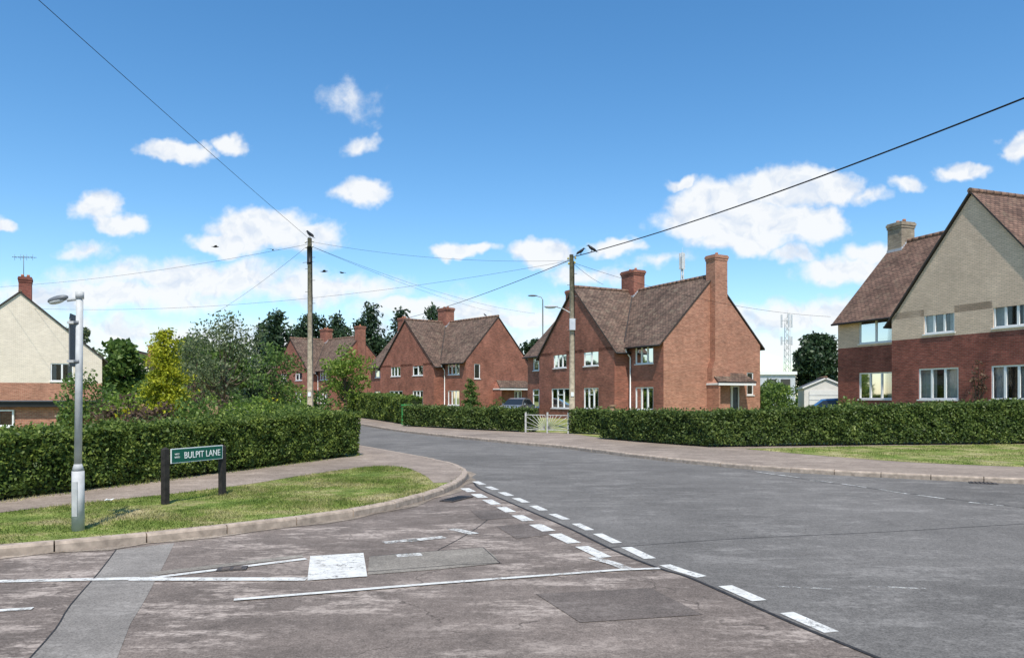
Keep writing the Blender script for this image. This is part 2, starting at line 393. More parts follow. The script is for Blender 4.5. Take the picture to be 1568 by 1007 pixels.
def hedge(name, pts, hs, th, dens, leaf, mat='hedge', side=1, z0=.1, amp=.05):
    e = empty(name); mb = MB(); allC = []; allN = []
    n = len(pts); pts = [np.array(p, float) for p in pts]
    nor = []
    for i in range(n):
        d = pts[min(i+1, n-1)] - pts[max(i-1, 0)]; d /= np.linalg.norm(d); nor.append(np.array([-d[1], d[0]])*side)
    ins = .12
    for i in range(n-1):
        a, b_ = pts[i], pts[i+1]; L = np.linalg.norm(b_-a); na, nb = nor[i], nor[i+1]
        def A(t, w, z): 
            p = a*(1-t)+b_*t; q = na*(1-t)+nb*t
            return (*(p + q*w), z)
        h0, h1 = hs[i]+z0-ins, hs[i+1]+z0-ins
        f0, f1, k0, k1 = A(0, ins, z0+.1), A(1, ins, z0+.1), A(0, th-ins, z0+.1), A(1, th-ins, z0+.1)
        F0, F1, K0, K1 = A(0, ins, h0), A(1, ins, h1), A(0, th-ins, h0), A(1, th-ins, h1)
        mb.poly([f0, f1, F1, F0], 'hcore'); mb.poly([F0, F1, K1, K0], 'hcore'); mb.poly([k1, k0, K0, K1], 'hcore')
        if i == 0: mb.poly([f0, F0, K0, k0], 'hcore')
        if i == n-2: mb.poly([f1, k1, K1, F1], 'hcore')
        k = int(L/.35)
        for j in range(k):
            t = (j+rng.random())/k; q = A(t, .12+.2*rng.random(), 0); mb.tube([(q[0], q[1], z0-.03), (q[0]+.03, q[1], z0+.2), (q[0], q[1]+.05, z0+.5)], [.014, .012, .006], 'bark', 5)
        H = (hs[i]+hs[i+1])/2
        def emit(cnt, fn):
            cnt = int(cnt)
            if cnt < 1: return
            t = rng.random(cnt); u = rng.random(cnt)
            p = a[None]*(1-t)[:, None] + b_[None]*t[:, None]; q = na[None]*(1-t)[:, None] + nb[None]*t[:, None]
            hh = hs[i]*(1-t)+hs[i+1]*t
            w, z, nn = fn(u, hh)
            P = np.column_stack([p + q*w[:, None], z]); 
            Nn = np.column_stack([q*nn[0], np.full(cnt, nn[1])])
            P = P + Nn*(wob(P)*amp - .02 + rng.normal(size=cnt)*.032 )[:, None]
            pk = np.sin(P[:, 0]*6.1+P[:, 2]*5)*np.sin(P[:, 1]*5.3-P[:, 2]*8.0) + .5*np.sin(P[:, 0]*13+P[:, 1]*11+P[:, 2]*17)
            keep = (pk < .75) | (rng.random(cnt) < .35)
            allC.append(P[keep]); allN.append(Nn[keep])
        def front(u, hh):
            z = z0+.06+u**.85*(hh-.06); f = (z-z0)/hh
            return (.03 + .07*np.clip(f-.85, 0, 1)/.15 + .06*np.clip(.18-f, 0, 1)/.18, z, (-1, .35))
        emit(dens*L*H, front)
        emit(dens*L*th*1.1, lambda u, hh: (u*th, z0+hh - .05*np.abs(u*2-1)**6, (0, 1)))
        emit(dens*L*H*.3, lambda u, hh: (np.zeros(len(u))+th, z0+.04+u*(hh-.04), (1, .3)))
        for (on, P0, q0, hh0, sg) in ((i == 0, a, na, hs[i], -1), (i == n-2, b_, nb, hs[i+1], 1)):
            if on:
                cnt = int(dens*th*hh0); d = (b_-a)/L*sg
                P = np.column_stack([P0[None] + q0[None]*(rng.random(cnt)*th)[:, None], z0+.03+rng.random(cnt)*hh0])
                Nn = np.tile(np.array([d[0], d[1], .3]), (cnt, 1)); P = P + Nn*(wob(P)*amp + rng.normal(size=cnt)*.03)[:, None]
                allC.append(P); allN.append(Nn)
        cnt = int(dens*L*.09); t = rng.random(cnt); w = rng.random(cnt)*th
        p = a[None]*(1-t)[:, None] + b_[None]*t[:, None] + (na[None]*w[:, None])
        P = np.column_stack([p, z0 + hs[i]*(1-t)+hs[i+1]*t + rng.random(cnt)**2.5*.16]); allC.append(P); allN.append(np.tile([0, 0, .3], (cnt, 1)))
    mb.build('core', e)
    C = np.concatenate(allC); Nn = np.concatenate(allN)
    quads_obj('foliage', leaf_quads(C, leaf, nrm=Nn*.6), mat, e); return e

# ------------------------------------------------------------------ ground
mb = MB(); mb.sheet([(-1500,-600),(1500,-600),(1500,2500),(-1500,2500)], -.06, 'grass'); mb.build('ground')
mb = MB(); mb.sheet([(-60,-40),(80,-40),(80,40),(-5,60),(-30,120),(-55,120),(-60,40)], 0, 'asp_old'); mb.build('side_road')
LK = [(-30,-6),(-12,4),(-8.0,6.25),(-5.3,7.78),(-4.46,8.25),(-3.93,8.70),(-2.87,9.58),(-1.98,10.66),(-1.48,11.79),(-1.08,13.2),(-.91,14.6),(-.91,15.7),(-1.12,16.9),(-1.57,18.2),(-2.5,20.0),(-3.49,21.8),(-4.76,24.0),(-7.5,28.5),(-11,36),(-15,46),(-20,60),(-45,105)]
FK = [(-40,110),(-22,75),(-13,55),(-8.4,43),(-5,35.1),(-1.6,29.2),(.36,26),(1.6,24.3),(2.98,21.3),(4.1,19.2),(5.13,17.6),(6.0,16.6),(7.1,15.8),(8.5,14.9),(9.7,14.3),(14,12.2),(20,9.5),(40,0)]
SEAM = [(-.78,15.0),(-.58,13.55),(.155,11.2),(.71,9.5),(1.1,8.1),(1.42,7.24),(1.64,6.83),(2.02,5.58),(2.27,4.88),(2.9,3.2),(3.6,1.5),(5,-3)]
def smooth(pts, k=3, closed=False):
    out = []
    P = [V((p[0], p[1], 0)) for p in pts]
    for i in range(len(P)-1):
        p0 = P[max(i-1, 0)]; p1 = P[i]; p2 = P[i+1]; p3 = P[min(i+2, len(P)-1)]
        for j in range(k):
            t = j/k
            q = .5*((2*p1) + (-p0+p2)*t + (2*p0-5*p1+4*p2-p3)*t*t + (-p0+3*p1-3*p2+p3)*t**3)
            out.append((q.x, q.y))
    out.append((P[-1].x, P[-1].y)); return out
LKs = smooth(LK); FKs = smooth(FK); SE = smooth(SEAM, 4)
mb = MB()
inner_left = [(-1.3,15.2),(-1.5,17),(-2,18.6),(-3,20.4),(-4,22.2),(-5.3,24.4),(-8,29),(-11.6,36.4),(-16,47),(-24,65),(-46,107)]
outer = [(-36,112),(-20,76),(-12,56),(-7.6,43.5),(-4,36),(-1,30),(1,26.6),(2.4,24.6),(3.6,22),(5,19.6),(6,18.2),(8,16.6),(11,15),(16,13),(42,2),(40,-10),(6,-10)]
mb.sheet(SE[::-1][0:] + inner_left + outer, .003, 'asp_new'); mb.build('road')

def offset(pts, w):
    out = []
    for i in range(len(pts)):
        a = V(pts[max(i-1, 0)]); b = V(pts[min(i+1, len(pts)-1)]); d = (b-a).normalized(); out.append((pts[i][0]-d.y*w, pts[i][1]+d.x*w))
    return out
KZ = .105
Li = offset(LKs, .13); Fi = offset(FKs, .13)
mb = MB()
mb.sheet(Li + [(-300,105),(-300,-6)], KZ-.005, 'grass')
mb.build('grass_verge')
mb = MB(); mb.sheet(Fi + [(300,0),(300,300),(-40,300)], KZ-.005, 'pave'); mb.build('far_pavement')
def resample(pts, step):
    out = [V(pts[0])]; acc = 0
    for i in range(len(pts)-1):
        a, b = V(pts[i]), V(pts[i+1]); L = (b-a).length; pos = step-acc
        while pos <= L: out.append(a + (b-a)*(pos/L)); pos += step
        acc = (acc + L) % step
    return out
def kerb(name, pts):
    mb = MB(); R = random.Random(3)
    q = resample(pts, .9)
    for a, b in zip(q[:-1], q[1:]):
        d = (b-a); L = d.length; d.normalize(); n = V((-d.y, d.x)); g = .008; z = KZ + R.uniform(-.006, .006)
        L2 = L-2*g
        d3 = V((d.x, d.y, 0)); n3 = V((n.x, n.y, 0)); Z = V((0, 0, 1)); sh = R.uniform(-.005, .005)
        prof = [(sh, -.03), (sh, z-.03), (.012, z-.008), (.03, z), (.125, z), (.125, -.03)]
        A = [V((a.x+d.x*g, a.y+d.y*g, 0)) + n3*u + Z*w for u, w in prof]; B = [p + d3*L2 for p in A]
        for i in range(5): mb.poly([A[i], A[i+1], B[i+1], B[i]][::-1], 'kerb')
        mb.poly(A, 'kerb'); mb.poly(B[::-1], 'kerb')
    mb.build(name)
kerb('kerb', LKs[4:50]); kerb('kerb', FKs[6:])
FW_in = [(-9.8,5.6),(-6.88,10.1),(-5.97,11.4),(-5.03,12.7),(-4.24,14.6),(-3.5,16.3),(-2.9,16.9),(-2.3,16.4),(-1.74,14.9),(-1.42,13.6)]
FWs = smooth(FW_in, 3)
LK_back = [p for p in Li if p[1] > 13.4 and p[0] > -5.2 and p[1] < 24.5]
hedge_in = [(-5.6,24.3),(-4.4,20.6),(-4.2,20),(-7.75,11.3),(-9.4,7.3),(-10.5,5.6)]
mb = MB(); mb.sheet(FWs + LK_back + hedge_in, KZ-.001, 'pave'); mb.build('footpath')
mb = MB()
mb.sheet([(-6.2,45),(-5.6,41),(.6,34),(2.5,32.2),(3.5,28.5),(6.2,24),(17,25.8),(40,25),(300,25),(300,300),(-40,300),(-22,92),(-13,62)], KZ-.001, 'grass')
mb.build('garden_lawn')
VERGE = smooth([(7.0,22.6),(8.2,20.0),(9.5,18.0),(11.35,16.75),(14,15.3),(20,12.6),(30,8.2)], 3) + [(40,20),(30,24.5),(17,24.9),(11.5,23.9)]
mb = MB(); mb.sheet(VERGE, KZ-.001, 'grass'); mb.build('grass_verge')
def in_poly(x, y, poly):
    ins = np.zeros(len(x), bool); n = len(poly); j = n-1
    for i in range(n):
        xi, yi = poly[i]; xj, yj = poly[j]
        c = ((yi > y) != (yj > y)) & (x < (xj-xi)*(y-yi)/((yj-yi)+1e-12)+xi); ins ^= c; j = i
    return ins
def blades(name, poly, n, hgt, wid, bounds):
    x = rng.uniform(bounds[0], bounds[1], n*4); y = rng.uniform(bounds[2], bounds[3], n*4)
    k = in_poly(x, y, poly); x, y = x[k][:n], y[k][:n]; n = len(x)
    th = rng.uniform(0, 6.28, n); h = hgt*rng.uniform(.4, 1.3, n)*(.7+.5*np.sin(x*1.7)*np.cos(y*2.3))
    dx, dy = np.cos(th)*wid, np.sin(th)*wid; lx, ly = rng.normal(size=n)*h*.5, rng.normal(size=n)*h*.5
    z = np.full(n, KZ-.006)
    P = np.stack([np.column_stack([x-dx, y-dy, z]), np.column_stack([x+dx, y+dy, z]), np.column_stack([x+lx, y+ly, z+h])], axis=1)
    quads_obj(name, P, 'blade', None, 3)
gp = [p for p in Li if -9.5 < p[0] and p[1] < 13.4] + FWs[::-1]
blades('grass', gp, 60000, .04, .006, (-9.5, -1, 5, 18))
strip = [(-7.75,11.25),(-4.15,20.1),(-3.95,20),(-7.45,11.0)]
blades('grass', strip, 5000, .07, .007, (-8, -3.9, 11, 20.1))
blades('grass', VERGE, 32000, .05, .010, (7, 22, 13, 25))
tufts = []
for src in (Li[6:36],):
    for p, q in zip(src[:-1], src[1:]):
        L = math.dist(p, q)
        for k in range(int(L*60)):
            if math.sin(p[0]*3+k*.1) + random.random() < .4: continue
            t = random.random(); x = p[0]+(q[0]-p[0])*t+random.gauss(0, .02); y = p[1]+(q[1]-p[1])*t+random.gauss(0, .02)
            a = random.uniform(0, 6.28); h = random.uniform(.02, .06)
            tufts.append([[x-.006*math.cos(a), y-.006*math.sin(a), KZ-.01], [x+.006*math.cos(a), y+.006*math.sin(a), KZ-.01], [x+random.gauss(.02, .03), y+random.gauss(-.02, .03), KZ+h]])
quads_obj('grass', np.array(tufts), 'blade', None, 3)

# ------------------------------------------------------------------ markings
def line(mb, path, w, m, z=.0075):
    a, b = offset(path, w/2), offset(path, -w/2)
    for i in range(len(path)-1):
        mb.poly([(b[i][0], b[i][1], z), (b[i+1][0], b[i+1][1], z), (a[i+1][0], a[i+1][1], z), (a[i][0], a[i][1], z)], m)
JR = random.Random(11)
def dashes(mb, path, w, L, gap, m):
    q = resample(smooth(path, 5), .05); i = 0
    nL, nG = int(L/.05), int(gap/.05)
    while i + nL < len(q):
        j = JR.randint(-1, 1) if i else 0
        line(mb, [(p.x, p.y) for p in (q[i+j], q[i+nL//2], q[i+nL])], w*JR.uniform(.9, 1.08), m)
        i += nL + nG
mb = MB()
dashes(mb, [(-.86,13.6),(.055,10.54),(.52,9.04),(.90,7.9),(1.08,7.3)], .17, .6, .3, 'paint')
dashes(mb, [(-.72,14.7),(.02,12.4),(.52,10.75),(.80,9.9),(1.24,8.3),(1.51,7.35),(1.78,6.8),(2.02,6.02),(2.26,5.2),(2.5,4.5)], .13, .6, .33, 'paint')
line(mb, [(-2.26,6.1),(-.6,6.66),(1.03,7.16),(1.42,7.22)], .065, 'paint', .0102)
line(mb, [(-3.33,6.82),(-2.10,7.66)], .08, 'paint'); line(mb, [(-3.45,6.80),(-1.86,6.80)], .12, 'paint', .0082)
line(mb, [(-6.5,6.55),(-4.59,6.72),(-3.40,6.83)], .10, 'paint'); line(mb, [(-5.5,5.5),(-3.96,5.8),(-3.74,5.86)], .07, 'paint')
mb.poly([(-1.84,6.75,.009),(-1.33,6.9,.009),(-1.57,7.94,.009),(-2.09,7.78,.009)], 'paint')
line(mb, [(.82,7.72),(1.0,7.45),(1.12,7.18)], .12, 'paint_w', .009)
for q in ([(-1.45,8.5),(-1.1,8.7)], [(-1.2,7.8),(-.95,7.88)], [(-1.2,8.62),(-.8,8.85)], [(-.75,9.4),(-.45,9.05)]): line(mb, q, .14, 'paint_w')
D2 = [((5.37,16.6),(5.88,15.4)),((5.92,14.9),(6.18,14.5)),((6.28,14.3),(6.46,13.65)),((6.56,13.46),(6.76,12.8)),((6.83,12.65),(7.04,12.2)),((7.18,11.8),(7.47,11.4)),((7.6,11.1),(8.0,10.4))]
for a, b in D2: line(mb, [a, b], .08, 'paint_w')
line(mb, [(2.3,6.54),(2.75,6.45)], .05, 'paint_f'); line(mb, [(3.1,6.54),(3.6,6.45)], .05, 'paint_f')
mb.build('road_markings')
mb = MB()
line(mb, SE[:-6], .035, 'seam', .0055); line(mb, smooth([(.98,8.2),(2.6,8.75),(4.6,9.2),(6.67,9.78),(10,10.6)], 3), .012, 'seam', .0055)
line(mb, smooth([(5.25,16.8),(5.95,14.9),(6.6,13.3),(7.3,11.75),(8.2,10.2)], 3), .022, 'seam', .0105)
line(mb, [(-1.9,6.9),(-1.2,7.15),(-.5,7.4),(-.1,7.47)], .012, 'seam', .0065); line(mb, [(-1.48,7.78),(-.9,8.02),(-.32,8.25),(-.12,7.47)], .010, 'seam', .0065)
line(mb, smooth([(-4.28,8.12),(-3.9,7.1),(-3.5,5.95),(-3.25,5.35),(-3.0,4.6)], 3), .012, 'seam', .0058)
line(mb, smooth([(-.15,11.4),(-.35,10.0),(-.55,9.0),(-.8,8.1)], 4), .010, 'seam', .0042)
mb.build('road_seams')
mb = MB()
mb.sheet([(-1.48,7.78),(-.9,8.02),(-.32,8.25),(-.2,7.9),(-.12,7.47),(-.7,7.2),(-1.34,6.98)], .005, 'asp_patch')
mb.sheet([(-3.45,7.05),(-2.2,7.86),(-2.15,7.75),(-3.28,6.97)], .0052, 'asp_patch')
mb.sheet([(-4.28,8.12),(-3.82,8.5),(-3.5,7.6),(-3.2,6.73),(-2.95,6.0),(-2.78,5.47),(-2.4,4.5),(-2.0,3.2),(-2.6,3.2),(-3.0,4.6),(-3.25,5.35),(-3.5,5.95),(-3.9,7.1)], .003, 'trench')
mb.sheet([(-.2,9.6),(.25,9.84),(.5,9.05),(.05,8.75)], .0045, 'asp_patch2')
mb.sheet([(-.6,10.9),(-.15,11.1),(.05,10.3),(-.4,10.1)], .0045, 'asp_patch2')
mb.sheet([(.2,6.3),(1.2,6.5),(1.45,5.7),(.5,5.5)], .0045, 'asp_patch2')
g1 = offset(LKs, -.02); g2 = offset(LKs, -.20)
for i in range(5, 47):
    a0, a1 = V(g1[i]), V(g1[i+1]); b0 = a0.lerp(V(g2[i]), .6+.4*math.sin(i*1.7)); b1 = a1.lerp(V(g2[i+1]), .6+.4*math.sin((i+1)*1.7))
    mb.poly([(b0.x, b0.y, .0062), (b1.x, b1.y, .0062), (a1.x, a1.y, .0062), (a0.x, a0.y, .0062)], 'dust')
mb.build('road_patches')
mb = MB()
c = V((-2.66, 7.2, .012))
mb.box(c+V((-.14,-.10,-.010)), (.26,.07,0), (-.03,.15,0), (0,0,.012), 'iron')
for i in range(2): mb.box(c+V((-.10+.10*i,-.07+.026*i,.0025)), (.07,.018,0), (-.018,.09,0), (0,0,.004), 'asp_patch2')
mb.build('manhole_cover')
mb = MB(); c = V((8.75, 14.35, .005))
mb.box(c, (.42,-.2,0), (.12,.25,0), (0,0,.012), 'iron')
for i in range(6): mb.box(c+V((.04+.06*i,.0-.0286*i,.0125)), (.02,-.0095,0), (.11,.235,0), (0,0,.006), 'black')
mb.build('drain_grate')
mb = MB(); c = V((-1.15, 11.9, .007))
mb.box(c, (.3,.62,0), (.22,-.1,0), (0,0,.012), 'iron')
for i in range(7): mb.box(c+V((.03+.035*i,.045+.0723*i,.0125)), (.015,.031,0), (.19,-.086,0), (0,0,.006), 'black')
mb.build('drain_grate')
mb = MB(); c = V((-6.0, 11.05, .11))
pp = [(0,0,.02),(.05,-.01,.045),(.11,.0,.03),(.12,.06,.05),(.06,.09,.02),(.0,.06,.045)]
mb.poly([c+V(p) for p in pp[:3]+pp[3:4]], 'litter'); mb.poly([c+V(p) for p in (pp[0], pp[3], pp[4], pp[5])], 'litter'); mb.build('paper_litter')

# ------------------------------------------------------------------ windows & houses
def window(mb, pt, t0, t1, z0, z1, cols=2, transom=0, curtain=.5, kind='win'):
    def bar(ta, tb, za, zb, i0=.035, i1=.09, m='white'):
        o = pt(ta, za, i0); mb.box(o, pt(tb, za, i0)-o, pt(ta, za, i1)-o, pt(ta, zb, i0)-o, m)
    f = .07
    bar(t0, t1, z0, z0+f); bar(t0, t1, z1-f, z1); bar(t0, t0+f, z0+f, z1-f); bar(t1-f, t1, z0+f, z1-f)
    w = (t1-t0)/cols
    for i in range(1, cols): bar(t0+w*i-.05, t0+w*i+.05, z0+f, z1-f, .032)
    if transom:
        for i in range(cols):
            if transom == 2 and i % 2 == 0: continue
            zz = z0+(z1-z0)*.68; bar(t0+w*i+.05, t0+w*(i+1)-.05, zz-.03, zz+.03, .03)
    bar(t0-.06, t1+.06, z0-.06, z0-.002, -.05, .03, 'white')
    mb.poly([pt(t0, z0, .075), pt(t1, z0, .075), pt(t1, z1, .075), pt(t0, z1, .075)], 'glass')
    if curtain > 0:
        cw = (t1-t0)*curtain*.5
        for (a, b) in ((t0, t0+cw), (t1-cw, t1)):
            n = max(3, int((b-a)/.12))
            for i in range(n):
                x0 = a+(b-a)*i/n; x1 = a+(b-a)*(i+1)/n; i0 = .2+.04*(i % 2); i1 = .2+.04*((i+1) % 2)
                mb.poly([pt(x0, z0, i0), pt(x1, z0, i1), pt(x1, z1, i1), pt(x0, z1, i0)], 'curtain')
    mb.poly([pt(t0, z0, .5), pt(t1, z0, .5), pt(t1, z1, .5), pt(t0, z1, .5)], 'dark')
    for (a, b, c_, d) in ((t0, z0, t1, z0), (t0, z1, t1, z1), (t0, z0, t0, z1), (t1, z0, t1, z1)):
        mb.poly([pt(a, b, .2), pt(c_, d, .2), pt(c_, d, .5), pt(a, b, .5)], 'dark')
def door(mb, pt, t0, t1, z0, z1):
    def bar(ta, tb, za, zb, i0=.03, i1=.09, m='white'):
        o = pt(ta, za, i0); mb.box(o, pt(tb, za, i0)-o, pt(ta, za, i1)-o, pt(ta, zb, i0)-o, m)
    bar(t0, t0+.08, z0, z1); bar(t1-.08, t1, z0, z1); bar(t0+.08, t1-.08, z1-.08, z1)
    bar(t0+.08, t1-.08, z0, z0+.6, .045); mid = (t0+t1)/2
    bar(mid-.09, mid+.09, z0+.6, z1-.08)
    mb.poly([pt(t0, z0, .08), pt(t1, z0, .08), pt(t1, z1, .08), pt(t0, z1, .08)], 'glass')
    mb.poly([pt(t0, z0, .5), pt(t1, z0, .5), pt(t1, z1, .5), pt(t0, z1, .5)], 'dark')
    for a, b in ((t0+.1, t0+.45), (t1-.45, t1-.1)): mb.poly([pt(a, z0+.1, .14), pt(b, z0+.1, .14), pt(b, z1-.1, .14), pt(a, z1-.1, .14)], 'curtain')
def wall(mb, wb, pt, w, z0, z1, ops, mlow, mhigh=None, split=None):
    ts = sorted({0, w} | {o[1] for o in ops} | {o[2] for o in ops})
    zs = sorted({z0, z1} | {o[3] for o in ops} | {o[4] for o in ops} | ({split} if split and z0 < split < z1 else set()))
    for i in range(len(ts)-1):
        for j in range(len(zs)-1):
            a, b, c, d = ts[i], ts[i+1], zs[j], zs[j+1]; mt, mz = (a+b)/2, (c+d)/2
            if any(o[1] < mt < o[2] and o[3] < mz < o[4] for o in ops): continue
            m = mhigh if (split and mz > split) else mlow
            mb.poly([pt(a, c, 0), pt(b, c, 0), pt(b, d, 0), pt(a, d, 0)], m)
    for o in ops:
        _, a, b, c, d = o[:5]; m = mhigh if (split and (c+d)/2 > split) else mlow
        for (p, q, r, s_) in ((a, c, a, d), (b, c, b, d), (a, c, b, c), (a, d, b, d)):
            mb.poly([pt(p, q, 0), pt(r, s_, 0), pt(r, s_, .2), pt(p, q, .2)], m)
        if o[0] == 'win': window(wb, pt, a, b, c, d, o[5], o[6], o[7])
        else: door(wb, pt, a, b, c, d)
def chimney(mb, o, a, b, z0, z1, m, pots=2):
    o = V((o[0], o[1], 0)); a = V(a); b = V(b)
    mb.box(o-a-b+V((0,0,z0)), 2*a, 2*b, (0,0,z1-z0-.35), m)
    for k, (zz, hh, gr) in enumerate(((z1-.35, .14, 1.07), (z1-.21, .14, 1.14), (z1-.07, .07, 1.06))):
        A, B = a*gr, b*gr; mb.box(o-A-B+V((0,0,zz)), 2*A, 2*B, (0,0,hh), m)
    for k in range(pots):
        t = (k-(pots-1)/2)*.9/max(1, pots-1)*.9 if pots > 1 else 0
        c = o + a*t*1.1 + V((0,0,z1)); mb.cyl(c, c+V((0,0,.06)), .13, .13, 'pot', 10); mb.cyl(c+V((0,0,.061)), c+V((0,0,.2)), .10, .09, 'pot', 10)
def house(name, C, a, L, W, eave, eaveg, ridge, gc, gh, p, base, mlow, mend, mtile='tile', mhigh=None, split=None, ops_r=(), ops_g=(), ops_l=(), ops_e=(), chim=(), endstack=None, canopy=None, zb=-.2, chm='brick', pipes=True):
    e = empty(name); a = math.radians(a); u = V((-math.sin(a), math.cos(a), 0)); v = V((math.cos(a), math.sin(a), 0)); C = V((C[0], C[1], base))
    T = lambda s, d, z: C + u*s + v*d + V((0, 0, z))
    mb = MB(); wb = MB(); rb = MB()
    z0 = zb - base
    wall(mb, wb, lambda t, z, i: T(t, i, z), gc-gh, z0, eave, ops_r, mlow, mhigh, split)
    wall(mb, wb, lambda t, z, i: T(gc+gh+t, i, z), L-gc-gh, z0, eave, ops_l, mlow, mhigh, split)
    wall(mb, wb, lambda t, z, i: T(gc-gh+t, -p+i, z), 2*gh, z0, eaveg, ops_g, mlow, mhigh, split)
    mb.poly([T(gc-gh, -p, eaveg), T(gc+gh, -p, eaveg), T(gc, -p, ridge)], mhigh or mlow)
    for sgn in (-1, 1):
        wall(mb, wb, lambda t, z, i: T(gc+sgn*gh - sgn*i, -p+t, z), p, z0, eaveg, (), mlow, mhigh, split)
    me_h = mhigh
    wall(mb, wb, lambda t, z, i: T(i, t, z), W, z0, eave, ops_e, mend, me_h, split)
    mb.poly([T(0, 0, eave), T(0, W, eave), T(0, W/2, ridge)], me_h or mend)
    wall(mb, wb, lambda t, z, i: T(L-i, t, z), W, z0, eave, (), mlow, me_h, split)
    mb.poly([T(L, 0, eave), T(L, W, eave), T(L, W/2, ridge)], me_h or mlow)
    wall(mb, wb, lambda t, z, i: T(t, W-i, z), L, z0, eave, (), mlow, mhigh, split)
    mb.build('walls', e)
    k2 = (ridge-eave)/(W/2); k1 = (ridge-eaveg)/gh; lift = .15; oh = .38; vo = .07
    for (d0, d1) in ((-oh, W/2), (W+oh, W/2)):
        rb.slab([T(-vo, d0, eave-oh*k2+lift), T(L+vo, d0, eave-oh*k2+lift), T(L+vo, d1, ridge+lift), T(-vo, d1, ridge+lift)], .11, mtile, 'fascia')
    og = .35
    for sg in (-1, 1):
        rb.slab([T(gc, -p-.12, ridge+lift+.004), T(gc+sg*(gh+og), -p-.12, eaveg-og*k1+lift+.004), T(gc+sg*(gh+og), W/2, eaveg-og*k1+lift+.004), T(gc, W/2, ridge+lift+.004)], .11, mtile, 'fascia')
    def ridgeline(A, B):
        q = (B-A); n = int(q.length/.45)
        for i in range(n):
            rb.cyl(A+q*(i/n), A+q*((i+.95)/n), .13, .125, 'ridge', 8)
    ridgeline(T(-vo, W/2, ridge+lift+.0), T(L+vo, W/2, ridge+lift)); ridgeline(T(gc, -p-.12, ridge+lift), T(gc, W/2-.1, ridge+lift))
    for sg in (-1, 1):
        pts = []
        for f in (0.0, .5, 1.0):
            z = eave + (ridge-eave)*f
            ss = gc + sg*(ridge-z)/k1; dd = W/2-(ridge-z)/k2
            pts.append(T(ss, dd, z+lift+.012))
        rb.tube(pts, .05, 'fascia', 6)
    rb.build('roof', e)
    gb = MB()
    ze = eave-oh*k2+lift-.06
    for (s0, s1) in ((-.05, gc-gh-og*.9), (gc+gh+og*.9, L+.05)):
        if s1 > s0: gb.cyl(T(s0, -oh-.05, ze), T(s1, -oh-.05, ze), .06, .06, 'black', 8)
    zg = eaveg-og*k1+lift-.06
    for sg in (-1, 1): gb.cyl(T(gc+sg*(gh+og+.04), -p-.1, zg), T(gc+sg*(gh+og+.04), -.1, zg), .055, .055, 'black', 8)
    if pipes:
        for sg in (-1, 1):
            s_ = gc+sg*(gh+.32)
            gb.tube([T(s_, -oh-.05, ze-.05), T(s_, -oh-.05, ze-.2), T(s_, -.07, ze-.6), T(s_, -.07, z0)], .045, 'white', 8)
    gb.build('gutters', e)
    wb.build('windows', e)
    cb = MB()
    for (s_, d_, hs, hd, zt) in chim:
        c0 = T(s_, d_, 0); chimney(cb, c0, u*hs, v*hd, base+ridge-1.4, base+zt, chm)
        for sg in (-1, 1):
            for k in range(4):
                zz = ridge+lift-k2*(hd*(k+.5)/4); cb.box(T(s_+sg*hs-.02 if sg > 0 else s_-hs-.02, d_-hd*(k+1)/4, zz-.02), u*.04, v*(hd/4), (0,0,.14), 'lead')
        cb.box(T(s_-hs-.03, d_-hd-.03, ridge+lift-k2*hd-.08), u*(2*hs+.06), v*.025, (0,0,.2), 'lead')
    if endstack:
        d_, zt = endstack
        cb.box(T(-.48, d_-.75, z0), u*.475, v*1.5, (0,0,3.4-z0), mend)
        cb.box(T(-.48, d_-.52, 3.4), u*.475, v*1.04, (0,0,ridge-.6-3.4), mend)
        for k in range(5): cb.box(T(-.478, d_-.75+.046*k, 3.4+.12*k), u*.472, v*(1.5-.092*k), (0,0,.12), mend)
        chimney(cb, T(-.05, d_, 0), u*.42, v*.52, base+ridge-.6, base+zt, mend, 1)
    if cb.v: cb.build('chimneys', e)
    if canopy:
        d0, d1, za, zc = canopy; kb = MB()
        kb.slab([T(.0, d0+.5, zc), T(.0, d1-.1, zc), T(-1.15, d1, za), T(-1.15, d0, za)], .09, mtile, 'fascia')
        kb.poly([T(-.02, d0+.5, zc-.1), T(-1.1, d0+.06, za-.1), T(-.02, d0+.06, za-.1)], mend)
        kb.box(T(-1.12, d0+.05, za-.22), u*1.1, v*.1, (0,0,.12), 'white'); kb.box(T(-1.14, d0+.05, za-.24), u*.08, v*(d1-d0-.1), (0,0,.14), 'white')
        kb.box(T(-1.1, d0+.1, z0), u*1.09, v*.12, (0,0,za-.26-z0), mend)
        kb.build('porch_canopy', e)
    return e, T

Wn = lambda t0, t1, za, zb, c=2, tr=2, cu=.3: ('win', t0, t1, za, zb, c, tr, cu)
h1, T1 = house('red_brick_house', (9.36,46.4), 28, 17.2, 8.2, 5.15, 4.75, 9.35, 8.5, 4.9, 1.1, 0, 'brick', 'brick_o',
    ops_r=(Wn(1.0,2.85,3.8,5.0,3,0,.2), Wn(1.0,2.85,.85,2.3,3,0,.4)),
    ops_g=(Wn(1.85,3.65,3.8,4.98,2), Wn(1.85,3.65,.85,2.3,3,2,.3), Wn(5.9,7.7,3.8,4.98,3,0), Wn(5.5,8.0,.85,2.3,3,2,.3)),
    ops_l=(Wn(1.2,2.9,3.8,4.9,2), Wn(1.0,3.0,.85,2.3,2)),
    ops_e=(Wn(7.0,7.6,1.8,3.3,1,0,0), ('door',5.05,6.35,.12,2.4)),
    chim=((8.5,4.1,.75,.5,11.0),(16.6,4.1,.5,.5,10.6)), endstack=(4.3,10.75), canopy=(3.4,6.7,2.65,3.25))
